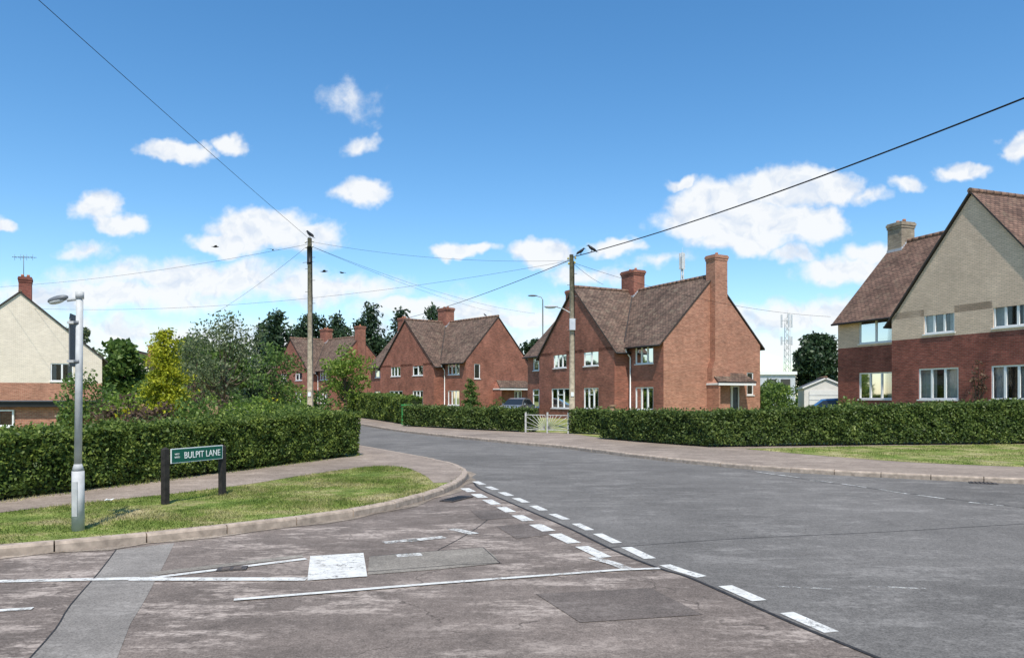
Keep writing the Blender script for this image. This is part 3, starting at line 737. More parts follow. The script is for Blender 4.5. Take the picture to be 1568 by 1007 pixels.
h2, T2 = house('red_brick_house', (-4.3,70), 41, 17.2, 7.8, 5.15, 4.75, 9.35, 8.5, 4.9, 1.1, 0, 'brick', 'brick',
    ops_r=(Wn(1.0,2.85,3.8,5.0,3,0), Wn(1.0,2.85,.9,2.3,3,0)),
    ops_g=(Wn(1.85,3.65,3.8,4.98,2), Wn(1.85,3.65,.85,2.3,3), Wn(5.9,7.7,3.8,4.98,3,0), Wn(5.5,8.0,.85,2.3,3)),
    ops_l=(Wn(1.2,2.9,3.8,4.9,2), Wn(1.0,3.0,.85,2.3,2)),
    ops_e=(Wn(1.0,1.7,3.4,4.8,1,0,0), ('door',6.0,7.0,.12,2.3)),
    chim=((8.5,3.9,.75,.5,11.0),(16.6,3.9,.5,.5,10.6)), canopy=(3.2,7.6,2.6,3.3))
h3, T3 = house('red_brick_house', (-22.1,92), 43, 17.2, 8.0, 5.15, 4.75, 9.2, 8.5, 4.9, 1.1, 0, 'brick', 'brick',
    ops_r=(Wn(1.0,2.85,3.8,5.0,3,0), Wn(1.0,2.85,.9,2.3,3,0)),
    ops_g=(Wn(1.85,3.65,3.8,4.98,2), Wn(1.85,3.65,.85,2.3,3), Wn(5.9,7.7,3.8,4.98,3,0), Wn(5.5,8.0,.85,2.3,3)),
    ops_l=(Wn(1.2,2.9,3.8,4.9,2),), chim=((8.5,4.0,.75,.5,10.8),), endstack=(4.0,10.6))
a4 = math.radians(20); u4 = V((-math.sin(a4), math.cos(a4))); v4 = V((math.cos(a4), math.sin(a4)))
p4 = 2.1; C4 = V((20.2, 33)) - u4*10.05 + v4*p4
h4, T4 = house('cream_and_brick_house', tuple(C4), 20, 20.1, 8.4, 5.35, 4.7, 9.82, 10.05, 4.3, p4, .75, 'brick_d', 'brick_d', 'tile_r', 'cream', 3.69,
    ops_l=(Wn(1.9,4.2,3.85,5.15,2,0,.4), Wn(1.9,4.2,.8,2.25,3,0,.45)), ops_r=(Wn(1.5,3.8,3.85,5.15,2,0,.5), Wn(1.5,3.8,.8,2.25,3,0,.7)),
    ops_g=(Wn(1.7,3.3,3.85,5.02,3,0,.6), Wn(1.6,3.4,.8,2.25,3,0,.7), Wn(5.15,6.75,3.85,5.02,3,0,.5), Wn(4.95,7.05,.8,2.25,3,0,.8)),
    chim=((19.6,4.2,.5,.5,11.1),), chm='stone')

def gable_house(name, Pc, r, half, length, zb, eave, ridge, mlow, mhigh, split, ops=(), chim=None, mtile='tile_r', mv='fascia'):
    e = empty(name); r = V((r[0], r[1], 0)).normalized(); w = V((r.y, -r.x, 0)); P0 = V((Pc[0], Pc[1], 0))
    T = lambda t, d, z: P0 + w*t + r*d + V((0, 0, z)); mb = MB(); wb = MB(); rb = MB()
    wall(mb, wb, lambda t, z, i: T(t-half, i, z), 2*half, zb, eave, ops, mlow, mhigh, split)
    mb.poly([T(-half, 0, eave), T(half, 0, eave), T(0, 0, ridge)], mhigh)
    mb.poly([T(-half, length, eave), T(half, length, eave), T(0, length, ridge)], mhigh)
    for sg in (-1, 1): wall(mb, wb, lambda t, z, i: T(sg*(half-i), t, z), length, zb, eave, (), mlow, mhigh, split)
    wall(mb, wb, lambda t, z, i: T(t-half, length-i, z), 2*half, zb, eave, (), mlow, mhigh, split)
    mb.build('walls', e)
    k = (ridge-eave)/half; oh = min(.35, half*.08)
    for sg in (-1, 1): rb.slab([T(0, -.1, ridge+.13), T(sg*(half+oh), -.1, eave-oh*k+.13), T(sg*(half+oh), length+.1, eave-oh*k+.13), T(0, length+.1, ridge+.13)], .11, mtile, mv)
    rb.cyl(T(0, -.1, ridge+.13), T(0, length+.1, ridge+.13), .1, .1, 'ridge', 8)
    rb.build('roof', e)
    if wb.v: wb.build('windows', e)
    if chim:
        cb = MB(); chimney(cb, T(chim[0], chim[1], 0), w*chim[2], r*chim[3], ridge-1.2, chim[4], chim[5]); cb.build('chimney', e)
    return e, T
h5, T5 = gable_house('pale_painted_house', (-32.1,49), (-.50,.86), 4.7, 9, -.3, 4.3, 8.45, 'brick_o', 'cream_l', 2.6,
    ops=(('win',6.4,7.7,2.72,3.92,2,0,.5),), chim=(.25,1.0,.36,.5,9.6,'brick_d'))
ab = MB()
cc = T5(-.25+.4, 1.0, 9.6)
ab.cyl(cc, cc+V((0,0,1.5)), .02, .02, 'greyp', 6); ab.cyl(cc+V((-.7,-.1,1.35)), cc+V((.8,.1,1.35)), .014, .014, 'greyp', 5)
for i in range(7): ab.cyl(cc+V((-.6+.2*i,-.25,1.35)), cc+V((-.6+.2*i,.25,1.35)), .009, .009, 'greyp', 5)
for i in range(4): ab.cyl(cc+V((-.6+.4*i,0,1.15)), cc+V((-.6+.4*i,0,1.55)), .009, .009, 'greyp', 5)
ab.build('tv_aerial', h5)
gable_house('pale_painted_house', (-49.5,98), (-.25,1), 2.9, 9, -1, 4.2, 7.7, 'cream_l', 'cream_l', 2, ops=(('win',2.2,3.6,2.9,4.0,2,0,.3),), chim=(1.8,3.0,.5,.4,8.6,'brick'))
e = empty('flat_roof_garage'); mb = MB()
mb.box((-31,35.5,-.1), (11.2,1.4,0), (-1,5,0), (0,0,1.28), 'brick_o'); mb.box((-31.3,35.1,1.18), (11.8,1.48,0), (-1.1,5.6,0), (0,0,.26), 'black')
mb.box((-31.35,35.0,1.442), (11.9,1.49,0), (-1.1,5.8,0), (0,0,.04), 'felt'); mb.build('walls', e)
wb = MB(); window(wb, lambda t, z, i: V((-31+t*.992+i*.12, 35.46+t*.124+i, z)) - V((0,.12,0)), 5.6, 7.0, .25, 1.05, 2, 0, .4); wb.build('window', e)
e, Tg = gable_house('white_garage', (20.9,50), (.3,1), 1.35, 5.5, -.05, 2.25, 2.85, 'whitewash', 'whitewash', 1, mtile='felt', mv='white')
mb = MB()
o = Tg(-1.05, -.04, .1); w_ = Tg(1.05, -.04, .1)-o
mb.box(o, w_, (0,-.03,0), (0,0,2.0), 'white')
for i in range(6): mb.box(o+V((0,-.045,.08+.32*i)), w_, (0,.012,0), (0,0,.03), 'clad')
mb.build('garage_door', e)
e = empty('warehouse'); mb = MB(); mb.box((39,118,-.1), (5.5,0,0), (0,14,0), (0,0,5.3), 'clad'); mb.box((38.8,117.7,5.2), (5.9,0,0), (0,14.6,0), (0,0,.5), 'white')
for i in range(2): mb.box((40+2.2*i,117.9,3.3), (1.5,0,0), (0,.08,0), (0,0,1.2), 'carglass')
mb.build('walls', e)

# ------------------------------------------------------------------ hedges
hedge('hedge', [(-9.7,6.1),(-7.6,11.2),(-5.8,15.6),(-4.05,20.0)], [.90,.96,1.06,1.14], 1.2, 2800, .034, 'hedge', 1, amp=.08)
hedge('hedge', [(-5.2,20.4),(-7.2,26),(-9.5,31)], [1.15,1.15,1.15], .9, 900, .05, 'hedge', 1, amp=.07)
hedge('hedge', [(3.3,28.0),(4.7,25.4),(6.15,23.25),(11.5,24.2),(17,24.9),(26,24.6)], [1.01,1.03,1.05,1.20,1.38,1.5], .95, 1400, .046, 'hedge2', 1, amp=.08)
hedge('hedge', [(2.45,32.0),(3.75,31.0)], [1.0,1.0], .8, 900, .05, 'hedge2', 1)
hedge('hedge', [(-5.9,40.4),(-2.5,36.6),(.5,33.3)], [1.05,1.0,1.0], .9, 800, .06, 'hedge2', 1, amp=.07)
hedge('hedge', [(-13.6,62),(-9.2,51),(-6.4,43.4)], [1.8,1.7,1.5], 1.2, 450, .08, 'hedge', 1, amp=.1)

# ------------------------------------------------------------------ trees and shrubs
conifer('golden_conifer', -13.9, 30, 4.4, 1.0, 'leaf_y', leaf=.07, n=13000, low=.03, power=.5, spread=1.2)
tree('ash_tree', -15.4, 40, 6.3, 2.7, 'leaf_g', .10, 210, .085, 48, 1, (.12,.32))
tree('ash_tree', -17.8, 42, 5.3, 2.0, 'leaf_g', .12, 200, .09, 30, 2, (.14,.34))
tree('garden_tree', -12.4, 39, 4.7, 1.9, 'leaf', .1, 240, .09, 28, 3, (.14,.34))
tree('garden_tree', -12.9, 58, 5.6, 2.2, 'leaf_l', .15, 240, .12, 36, 4)
shrub('shrub', -17.3, 31, 2.6, 1.5, 'leaf', seed=1, leaf=.08)
shrub('shrub', -15.6, 30.5, 2.5, 1.2, 'leaf_l', seed=2)
shrub('shrub', -18.9, 33, 3.0, 1.4, 'leaf', seed=3)
shrub('purple_shrub', -13.4, 26, 1.9, 1.0, 'leaf_p', seed=4)
shrub('purple_shrub', -11.9, 25, 1.7, .8, 'leaf_p', seed=5)
shrub('purple_shrub', -13.6, 34, 3.0, 1.2, 'leaf_p', seed=55)
shrub('shrub', -11.0, 26, 1.95, 1.0, 'leaf', seed=6)
shrub('shrub', -9.6, 28, 1.85, 1.1, 'leaf_l', seed=7)
shrub('shrub', -8.4, 27, 1.65, 1.0, 'leaf_l', seed=8)
shrub('shrub', -7.4, 26.5, 1.5, .8, 'leaf_l', seed=88)
shrub('shrub', -11.6, 32, 2.4, 1.2, 'leaf', seed=9)
shrub('flowering_shrub', -11.2, 34.5, 2.3, .6, 'leaf_f', seed=10, per=200)
shrub('flowering_shrub', -14.4, 27.5, 1.9, .5, 'leaf_f', seed=101, per=120)
shrub('shrub', -17.9, 30.8, 2.0, .75, 'hedge', seed=11)
shrub('shrub', -9.8, 38, 2.2, 1.3, 'leaf', seed=12, leaf=.09)
shrub('shrub', -14.9, 35, 2.4, 1.2, 'leaf_l', seed=13)
shrub('shrub', -21.2, 45, 3.8, 1.8, 'leaf', seed=14, leaf=.09)
shrub('shrub', -20.6, 50, 4.2, 1.8, 'leaf_l', seed=141, leaf=.09)
shrub('shrub', -13, 45, 2.9, 1.8, 'leaf_l', seed=142, leaf=.09)
conifer('conical_conifer', -2.95, 54, 3.0, .75, 'leaf', leaf=.07, n=5000, low=.03, power=.45, seed=3)
shrub('shrub', -1.0, 60, 2.0, .7, 'leaf', seed=16)
shrub('shrub', 18.6, 54, 3.2, 1.8, 'leaf', seed=17, leaf=.1)
shrub('shrub', 20.8, 60, 3.2, 1.8, 'leaf_l', seed=18, leaf=.1)
shrub('shrub', 23.5, 66, 3.6, 2.2, 'leaf', seed=181, leaf=.1)
shrub('climbing_plant', 20.1, 32.35, 4.2, .38, 'leaf_p', seed=19, nc=34, per=300)
shrub('shrub', 20.0, 31.2, 2.1, .6, 'leaf', seed=20)
shrub('shrub', 16.6, 36.4, 2.1, .7, 'leaf', seed=21)
shrub('shrub', 25.5, 52, 3.0, 1.7, 'leaf', seed=22, leaf=.1)
for i, (x, y, h, r) in enumerate([(-37,118,15.0,3.6),(-30,128,15.5,4.0),(-24.5,130,17.5,4.2),(-19.5,132,17,3.8),(-13.5,128,17,3.4),(-41,125,14,4.5),(-27,134,15.5,4.5)]):
    conifer('pine_tree', x, y, h, r, 'leaf_d', leaf=.40, n=4200, seed=i, low=.05, power=.75, spread=1.4)
for i, (x, y, h, r, mt) in enumerate([(-43,112,10.5,4.5,'leaf'),(-35,128,15.5,6,'leaf_d'),(-29,124,14.5,5,'leaf_d'),(4,130,12.5,3.5,'leaf_d'),(-52,85,9.5,3.5,'leaf_d'),(-58,100,11.5,4,'leaf_g'),(-60,92,8,4,'leaf'),(-36,70,7.2,3.2,'leaf'),(-28,66,6.4,3,'leaf'),(-47,112,11,5,'leaf_d'),(-20,128,12,5,'leaf_d')]):
    tree('broadleaf_tree', x, y, h, r, mt, .12, 110, .30, 30, 40+i)
tree('oak_tree', 48.5, 120, 12, 4.2, 'leaf_d', .12, 160, .28, 60, 60)
cl = []; R = random.Random(5)
for i in range(300):
    x = R.uniform(-230, 230); y = R.uniform(170, 210); h = R.uniform(5, 10) if x < 40 else R.uniform(3.5, 6.5)
    cl.append(((x, y, h*.5), h*.5)); cl.append(((x+R.uniform(-3, 3), y, h*.25), h*.45))
quads_obj('distant_trees', leaf_quads(crown_points(cl, 4.5, .7), .8), 'leaf', None)

# ------------------------------------------------------------------ street furniture
e = empty('street_lamp'); mb = MB(); B = V((-5.05, 8.74, KZ-.01))
mb.cyl(B, B+V((0,0,.70)), .068, .066, 'galv', 20); mb.cyl(B+V((0,0,.70)), B+V((0,0,.78)), .066, .042, 'galv', 20)
mb.cyl(B+V((0,0,.78)), B+V((.02,0,2.76)), .041, .037, 'galv', 20); mb.cyl(B+V((.02,0,2.7)), B+V((.02,0,2.78)), .045, .045, 'galv', 20)
mb.cyl(B+V((0,0,1.95)), B+V((0,0,1.99)), .046, .046, 'greyp', 20); mb.cyl(B+V((0,0,2.40)), B+V((0,0,2.44)), .046, .046, 'greyp', 20)
mb.box(B+V((-.03,-.074,.18)), (.06,0,0), (0,.01,0), (0,0,.4), 'galv')
mb.build('column', e)
mb = MB(); A = B+V((.02,0,2.70))
mb.tube([A, A+V((-.08,-.02,-.01)), A+V((-.13,-.03,-.02))], .02, 'galv', 8)
Rm = Matrix.Rotation(-.25, 3, 'Y')
mb.ell(A+V((-.23,-.04,-.01)), .125, .055, .04, 'greyp', Rm); mb.ell(A+V((-.24,-.045,-.035)), .095, .045, .03, 'lamp', Rm)
mb.build('lamp_head', e)
mb = MB(); S0 = B+V((-.125,.05,1.92)); ex = V((-.125,.40,0)); en = V((-.932,-.361,0))*.012
pr = [(0,0),(0,.52),(.12,.62),(.88,.62),(1,.5),(1,.1),(.85,0)]
F = [S0+ex*a+V((0,0,b)) for a, b in pr]; Bk = [p+en for p in F]
mb.poly(F, 'signback'); mb.poly(Bk[::-1], 'signback')
for i in range(len(F)): mb.poly([F[i], F[(i+1) % 7], Bk[(i+1) % 7], Bk[i]], 'greyp')
mb.box(B+V((-.12,-.02,1.96)), (.10,0,0), (-.01,.1,0), (0,0,.03), 'galv'); mb.box(B+V((-.12,-.02,2.41)), (.10,0,0), (-.01,.1,0), (0,0,.03), 'galv')
mb.build('sign_plate', e)
e = empty('street_name_sign'); mb = MB(); p1 = V((-5.03,10.9,KZ-.02)); p2 = V((-4.59,11.9,KZ-.02)); ed = (p2-p1).normalized(); nn = V((ed.y, -ed.x, 0))
for q, hh in ((p1, .83), (p2, .81)):
    o = q - ed*.045 - nn*.04
    mb.box(o, ed*.085, nn*.08, (0,0,hh-.02), 'postwood')
    top = o+V((0,0,hh-.02)); a_, b_ = ed*.085, nn*.08; c_ = top+(a_+b_)/2+V((0,0,.035))
    for s, t in ((top, top+a_), (top+a_, top+a_+b_), (top+a_+b_, top+b_), (top+b_, top)): mb.poly([s, t, c_], 'postwood')
mb.build('posts', e)
mb = MB(); o = p1 + ed*.05 + nn*.043 + V((0,0,.60)); Lp = (p2-p1).length-.1
mb.box(o, ed*Lp, nn*.014, (0,0,.215), 'white'); mb.box(o+nn*.0125+ed*.012+V((0,0,.012)), ed*(Lp-.024), nn*.005, (0,0,.191), 'greenplate')
mb.build('plate', e)
def text(body, size, pos, ex, en, parent, mat, name='lettering', sx=1):
    cu = bpy.data.curves.new(name, 'FONT'); cu.body = body; cu.size = size; cu.extrude = .0015; cu.offset = size*.006; cu.materials.append(M[mat])
    ob = bpy.data.objects.new(name, cu); COL.objects.link(ob)
    Mx = Matrix((( ex.x, 0, en.x, 0), (ex.y, 0, en.y, 0), (0, 1, 0, 0), (0, 0, 0, 1)))
    ob.matrix_world = Matrix.Translation(pos) @ Mx @ Matrix.Diagonal((sx, 1, 1, 1)); ob.parent = parent
text('BULPIT LANE', .135, o+nn*.0195+ed*.23+V((0,0,.06)), ed, nn, e, 'white', sx=.9)
text('WEST', .034, o+nn*.0195+ed*.06+V((0,0,.12)), ed, nn, e, 'white'); text('BERKS', .034, o+nn*.0195+ed*.06+V((0,0,.075)), ed, nn, e, 'white')

def telegraph_pole(x, y, h, sleeve=None, lamp=False):
    e = empty('telegraph_pole'); mb = MB(); B = V((x, y, 0))
    mb.tube([B, B+V((.0,0,h*.5)), B+V((-.03,0,h))], [.15, .125, .10], 'pole', 14)
    mb.cyl(B+V((-.03,0,h)), B+V((-.03,0,h+.04)), .11, .06, 'greyp', 12)
    if sleeve: mb.tube([B+V((-.028,0,sleeve[0])), B+V((-.03,0,sleeve[1]))], .125, 'black', 14)
    for i in range(6): z = h-.9-.55*i; mb.cyl(B+V((-.24 if i % 2 else .08,0,z)), B+V((-.08 if i % 2 else .24,0,z)), .012, .012, 'greyp', 6)
    for k, (dx, dz) in enumerate(((.16,-.15),(-.2,-.18),(.13,-.38),(-.17,-.42))):
        mb.cyl(B+V((dx*.5,-.05,h+dz)), B+V((dx,-.08,h+dz)), .015, .015, 'greyp', 6); mb.cyl(B+V((dx,-.08,h+dz-.05)), B+V((dx,-.08,h+dz+.06)), .045, .03, 'yellow' if lamp else 'whitewash', 8)
    mb.box(B+V((-.07,-.16,1.7)), (.14,0,0), (0,.02,0), (0,0,.2), 'white')
    mb.tube([B+V((.13,-.05,.1)), B+V((.11,-.05,h*.6)), B+V((.09,-.05,h-.3))], .02, 'black', 6)
    mb.build('pole', e)
    if lamp:
        mb = MB(); A = B+V((-.1,-.05,5.75)); mb.tube([A, A+V((-.35,-.1,.18)), A+V((-.65,-.2,.25))], .025, 'galv', 8)
        mb.ell(A+V((-.95,-.27,.27)), .34, .11, .06, 'clad'); mb.ell(A+V((-.97,-.27,.225)), .26, .09, .06, 'lamp')
        mb.box(B+V((-.14,-.24,4.9)), (.28,0,0), (0,.14,0), (0,0,.55), 'clad'); mb.build('lamp', e)
P1 = V((-9.67,36,9.2)); P2 = V((2.92,36.5,8.5))
telegraph_pole(P1.x, P1.y, 9.25, (8.0,8.85)); telegraph_pole(P2.x, P2.y, 8.55, None, True)
telegraph_pole(12.9, 11.2, 8.3)
e = empty('street_lamp'); mb = MB(); mb.tube([(2.95,72,0),(2.95,72,6),(2.95,72,11)], [.11,.08,.05], 'galv', 10); mb.tube([(2.95,72,11),(2.8,71.8,11.2),(2.3,71.5,11.3)], .04, 'galv', 8)
mb.ell((1.95,71.4,11.3), .45, .16, .09, 'greyp'); mb.build('column', e)
def cable(A, Bp, sag, r, mb):
    A, Bp = V(A), V(Bp); pts = []
    for i in range(25):
        t = i/24; p = A.lerp(Bp, t); p.z -= sag*4*t*(1-t); pts.append(p)
    mb.tube(pts, r, 'wire', 5)
mb = MB()
cable(P1, (-8.13,0,9.0), .12, .007, mb); cable(P2+V((0,0,-.05)), (12.9,11.2,8.25), .38, .022, mb); cable(P2+V((0,0,-.15)), (-12,75,9.2), .3, .018, mb)
cable(P1+V((0,0,-.1)), P2+V((0,0,-.2)), .35, .006, mb); cable(P1+V((0,0,-.2)), (-32.7,48,8.7), .3, .007, mb); cable(P1+V((0,0,-.2)), (-24.2,60,8.1), .2, .007, mb)
cable(P2+V((0,0,-.2)), (-33,50,7.6), .9, .007, mb); cable(P2+V((0,0,-.3)), (18.4,43.4,6.3), .5, .008, mb); cable(P2+V((0,0,-.3)), (6.2,51,9.3), .1, .009, mb)
cable(P1+V((0,0,-.3)), (-2,76,10.3), .3, .007, mb); cable(P1+V((0,0,-.3)), (-26,99,10), .4, .007, mb); cable(P1+V((0,0,-.3)), (2,66,9), .5, .007, mb)
mb.build('overhead_cables')
def mast(name, x, y, h, w, r=.35):
    e = empty(name); mb = MB(); B = V((x, y, 0))
    for sx in (-1, 1):
        for sy in (-1, 1): mb.cyl(B+V((sx*w, sy*w, 0)), B+V((sx*w*.6, sy*w*.6, h)), .07, .06, 'galv', 6)
    n = int(h/1.2)
    for i in range(n):
        z0, z1 = h*i/n, h*(i+1)/n; w0, w1 = w*(1-.4*i/n), w*(1-.4*(i+1)/n)
        mb.cyl(B+V((-w0,-w0,z0)), B+V((w1,-w1,z1)), .04, .04, 'galv', 5); mb.cyl(B+V((w0,w0,z0)), B+V((-w1,w1,z1)), .04, .04, 'galv', 5); mb.cyl(B+V((-w1,-w1,z1)), B+V((w1,-w1,z1)), .04, .04, 'galv', 5)
    for k in range(3):
        t = k*2.1+.4; c = B+V((math.cos(t)*r*1.6, math.sin(t)*r*1.6, h-.5)); mb.box(c+V((-.15,-.1,-1.4)), (.3,0,0), (0,.2,0), (0,0,2.6), 'clad')
        mb.cyl(c, B+V((0,0,h-.5)), .05, .05, 'galv', 5); c2 = c-V((0,0,4)); mb.box(c2+V((-.15,-.1,-.9)), (.3,0,0), (0,.2,0), (0,0,1.7), 'clad'); mb.cyl(c2, B+V((0,0,h-4.5)), .05, .05, 'galv', 5)
    mb.cyl(B+V((0,0,h)), B+V((0,0,h+1.5)), .04, .02, 'galv', 6)
    mb.build('lattice', e)
mast('telecom_mast', 55, 150, 17.5, .6, .7)
mast('telecom_mast', 27.2, 120, 24, .25, .22)
e = empty('sunburst_gate'); mb = MB(); g0 = V((.65,33.2,.1)); g1 = V((2.35,32.1,.1)); gd = (g1-g0); gl_ = gd.length; gd.normalize(); gn = V((-gd.y, gd.x, 0))
for q in (g0-gd*.1, g0+gd*(gl_/2), g1+gd*.02): mb.box(q, gd*.06, gn*.06, (0,0,.9), 'gatewhite')
for hf in (0, 1):
    s = g0+gd*(.0+hf*(gl_/2+.07)); w_ = gl_/2-.08
    mb.box(s+V((0,0,.12)), gd*w_, gn*.025, (0,0,.035), 'gatewhite'); mb.box(s+V((0,0,.76)), gd*w_, gn*.025, (0,0,.035), 'gatewhite')
    cx = w_ if hf == 0 else 0
    for k in range(8):
        an = math.radians(90+12*k) if hf == 0 else math.radians(90-12*k)
        d = gd*math.cos(an)+V((0,0,math.sin(an))); ll = min(.6/max(.2, math.sin(an)), w_/max(.05, abs(math.cos(an)))) if abs(math.cos(an)) > .02 else .6
        c0 = s+gd*cx+gn*.0125+V((0,0,.155)); mb.cyl(c0, c0+d*ll, .010, .010, 'gatewhite', 6)
mb.build('bars', e)
mb = MB(); mb.box((4.0,30.6,.09), (.16,-.05,0), (.05,.14,0), (0,0,1.2), 'fence'); mb.box((3.96,30.56,1.29), (.24,-.075,0), (.07,.2,0), (0,0,.05), 'fence')
for k in range(5): mb.box((4.2+.02*k-.0,30.45-.14*k,.15), (.02,-.1,0), (.02,.004,0), (0,0,1.0), 'fence')
mb.build('wooden_gate_post')
mb = MB(); mb.box((-6.2,42.2,.09), (.45,-.1,0), (.08,.4,0), (0,0,1.1), 'greenbox'); mb.box((-6.23,42.17,1.19), (.51,-.11,0), (.09,.46,0), (0,0,.06), 'greenbox'); mb.box((-5.99,42.13,.2), (.01,-.002,0), (0,-.01,0), (0,0,.9), 'black'); mb.build('roadside_cabinet')
mb = MB()
for i in range(16): mb.box((-17.0+.33*i,31.6-.1*i,.1), (.29,-.08,0), (.005,.02,0), (0,0,1.2+.04*(i % 3)), 'fence')
for z in (.35,.9): mb.box((-17.0,31.64,z), (5.2,-1.55,0), (.012,.04,0), (0,0,.08), 'fence')
mb.build('garden_fence')
mb = MB(); mb.box((-18.8,31.0,.1), (1.9,-.2,0), (.05,.5,0), (0,0,.75), 'brick')
mb.box((-18.85,30.95,.85), (2.0,-.21,0), (.06,.6,0), (0,0,.06), 'kerb'); mb.build('low_brick_wall')

def car(name, x, y, ang, paint_):
    e = empty(name); Rm = Matrix.Rotation(ang, 3, 'Z'); O = V((x, y, .1)); q = lambda a, b, c: O + Rm @ V((a, b, c))
    mb = MB()
    prof = [(-2.0,.35,.78),(-2.05,.55,.80),(-1.95,.85,.80),(-1.1,.98,.80),(1.7,1.0,.80),(2.0,.9,.78),(2.05,.5,.76),(1.95,.3,.74)]
    top = [(-1.1,.98,.76),(-.35,1.42,.60),(.3,1.50,.60),(1.2,1.44,.60),(1.75,1.0,.74)]
    for sg in (-1, 1): mb.poly([q(p[0], sg*p[2], p[1]) for p in prof], paint_)
    for i in range(len(prof)):
        j = (i+1) % len(prof); mb.poly([q(prof[i][0], -prof[i][2], prof[i][1]), q(prof[j][0], -prof[j][2], prof[j][1]), q(prof[j][0], prof[j][2], prof[j][1]), q(prof[i][0], prof[i][2], prof[i][1])], paint_, True)
    for i in range(4):
        a, b = top[i], top[i+1]; mt = 'carglass' if i in (0, 3) else paint_
        mb.poly([q(a[0], -a[2], a[1]), q(b[0], -b[2], b[1]), q(b[0], b[2], b[1]), q(a[0], a[2], a[1])], mt)
    for sg in (-1, 1):
        mb.poly([q(p[0], sg*p[2], p[1]) for p in top], paint_)
        mb.poly([q(-.85, sg*(.745+.01), 1.03), q(-.3, sg*.65, 1.36), q(.25, sg*.64, 1.40), q(.25, sg*.765, 1.03)], 'carglass')
        mb.poly([q(.33, sg*.765, 1.03), q(.33, sg*.64, 1.40), q(1.1, sg*.65, 1.36), q(1.5, sg*.755, 1.06)], 'carglass')
        for wx in (-1.25, 1.3):
            mb.cyl(q(wx, sg*.62, .31), q(wx, sg*.83, .31), .31, .31, 'tyre', 18); mb.cyl(q(wx, sg*.83, .31), q(wx, sg*.845, .31), .2, .18, 'galv', 12)
        mb.box(q(-2.06, sg*.55-.15, .62), Rm@V((.06,0,0)), Rm@V((0,.3,0)), V((0,0,.14)), 'lamp'); mb.box(q(-.75, sg*.80, 1.0), Rm@V((.15,0,0)), Rm@V((0,sg*.14,0)), V((0,0,.1)), paint_)
    mb.build('body', e)
car('parked_car', 0.4, 57.5, math.radians(70), 'silver'); car('parked_car', 19.6, 44.5, math.radians(160), 'blue')

# ------------------------------------------------------------------ birds
def crow(pos, yaw=0, s=1.0, flying=False):
    e = empty('crow'); mb = MB(); Rz = Matrix.Rotation(yaw, 3, 'Z'); P0 = V(pos)
    if flying: ax = [(-.26,0,0,.012),(-.18,0,.0,.035),(-.08,0,0,.055),(.03,0,.01,.062),(.12,0,.02,.05),(.17,0,.03,.036),(.21,0,.035,.034),(.245,0,.03,.02),(.30,0,.022,.003)]
    else: ax = [(-.24,0,-.03,.010),(-.17,0,.02,.026),(-.10,0,.08,.05),(-.02,0,.13,.068),(.06,0,.19,.06),(.10,0,.235,.042),(.125,0,.265,.038),(.155,0,.27,.026),(.18,0,.262,.012),(.225,0,.25,.003)]
    mb.tube([P0 + Rz@(V(a[:3])*s) for a in ax], [a[3]*s for a in ax], 'crow', 10)
    if flying:
        for sg in (-1, 1):
            pts = [(.08,0,.03),(.12,.2,.09),(.06,.42,.07),(-.02,.50,.05),(-.08,.40,.05),(-.10,.2,.06),(-.10,0,.02)]
            mb.poly([P0+Rz@(V((a, b*sg, c))*s) for a, b, c in pts], 'crow'); mb.poly([P0+Rz@(V((a, b*sg, c-.008))*s) for a, b, c in pts][::-1], 'crow')
        mb.poly([P0+Rz@(V(t)*s) for t in ((-.18,.03,0),(-.33,.07,0),(-.35,0,0),(-.33,-.07,0),(-.18,-.03,0))], 'crow')
    else:
        for sg in (-1, 1):
            mb.ell(P0+Rz@(V((-.07,sg*.045,.11))*s), .14*s, .02*s, .05*s, 'crow', Rz @ Matrix.Rotation(-.55, 3, 'Y'))
            mb.cyl(P0+Rz@(V((0,sg*.025,0))*s), P0+Rz@(V((0,sg*.03,.1))*s), .006*s, .010*s, 'crow', 5)
            mb.cyl(P0+Rz@(V((-.02,sg*.025,.003))*s), P0+Rz@(V((.05,sg*.03,.003))*s), .005*s, .004*s, 'crow', 5)
        mb.poly([P0+Rz@(V(t)*s) for t in ((-.15,.03,.03),(-.30,.035,-.06),(-.30,-.035,-.06),(-.15,-.03,.03))], 'crow')
    mb.build('body', e)
crow((P1.x-.03, P1.y, 9.3), 2.6, 1.2)
def on_cable(A, B, sag, t): p = V(A).lerp(V(B), t); p.z -= sag*4*t*(1-t); return p
crow(on_cable(P2+V((0,0,-.05)), (12.9,11.2,8.25), .38, .035)+V((0,0,.02)), .3, 1.1); crow(on_cable(P2+V((0,0,-.05)), (12.9,11.2,8.25), .38, .075)+V((0,0,.02)), 2.9, 1.1)
crow(T1(11.6, 4.1, 9.35+.28), 2.7, 1.0); crow(T2(2.0,3.9,9.65), 2.5, .9)
for (x, y, z, yw) in ((-15.8,40,9.65,.5),(-12.1,38,9.1,2.0),(-8.1,30,7.0,1.2),(-9.5,38,8.0,.2),(-9.5,42,8.6,2.6)):
    crow((x, y, z), yw, .65, True)

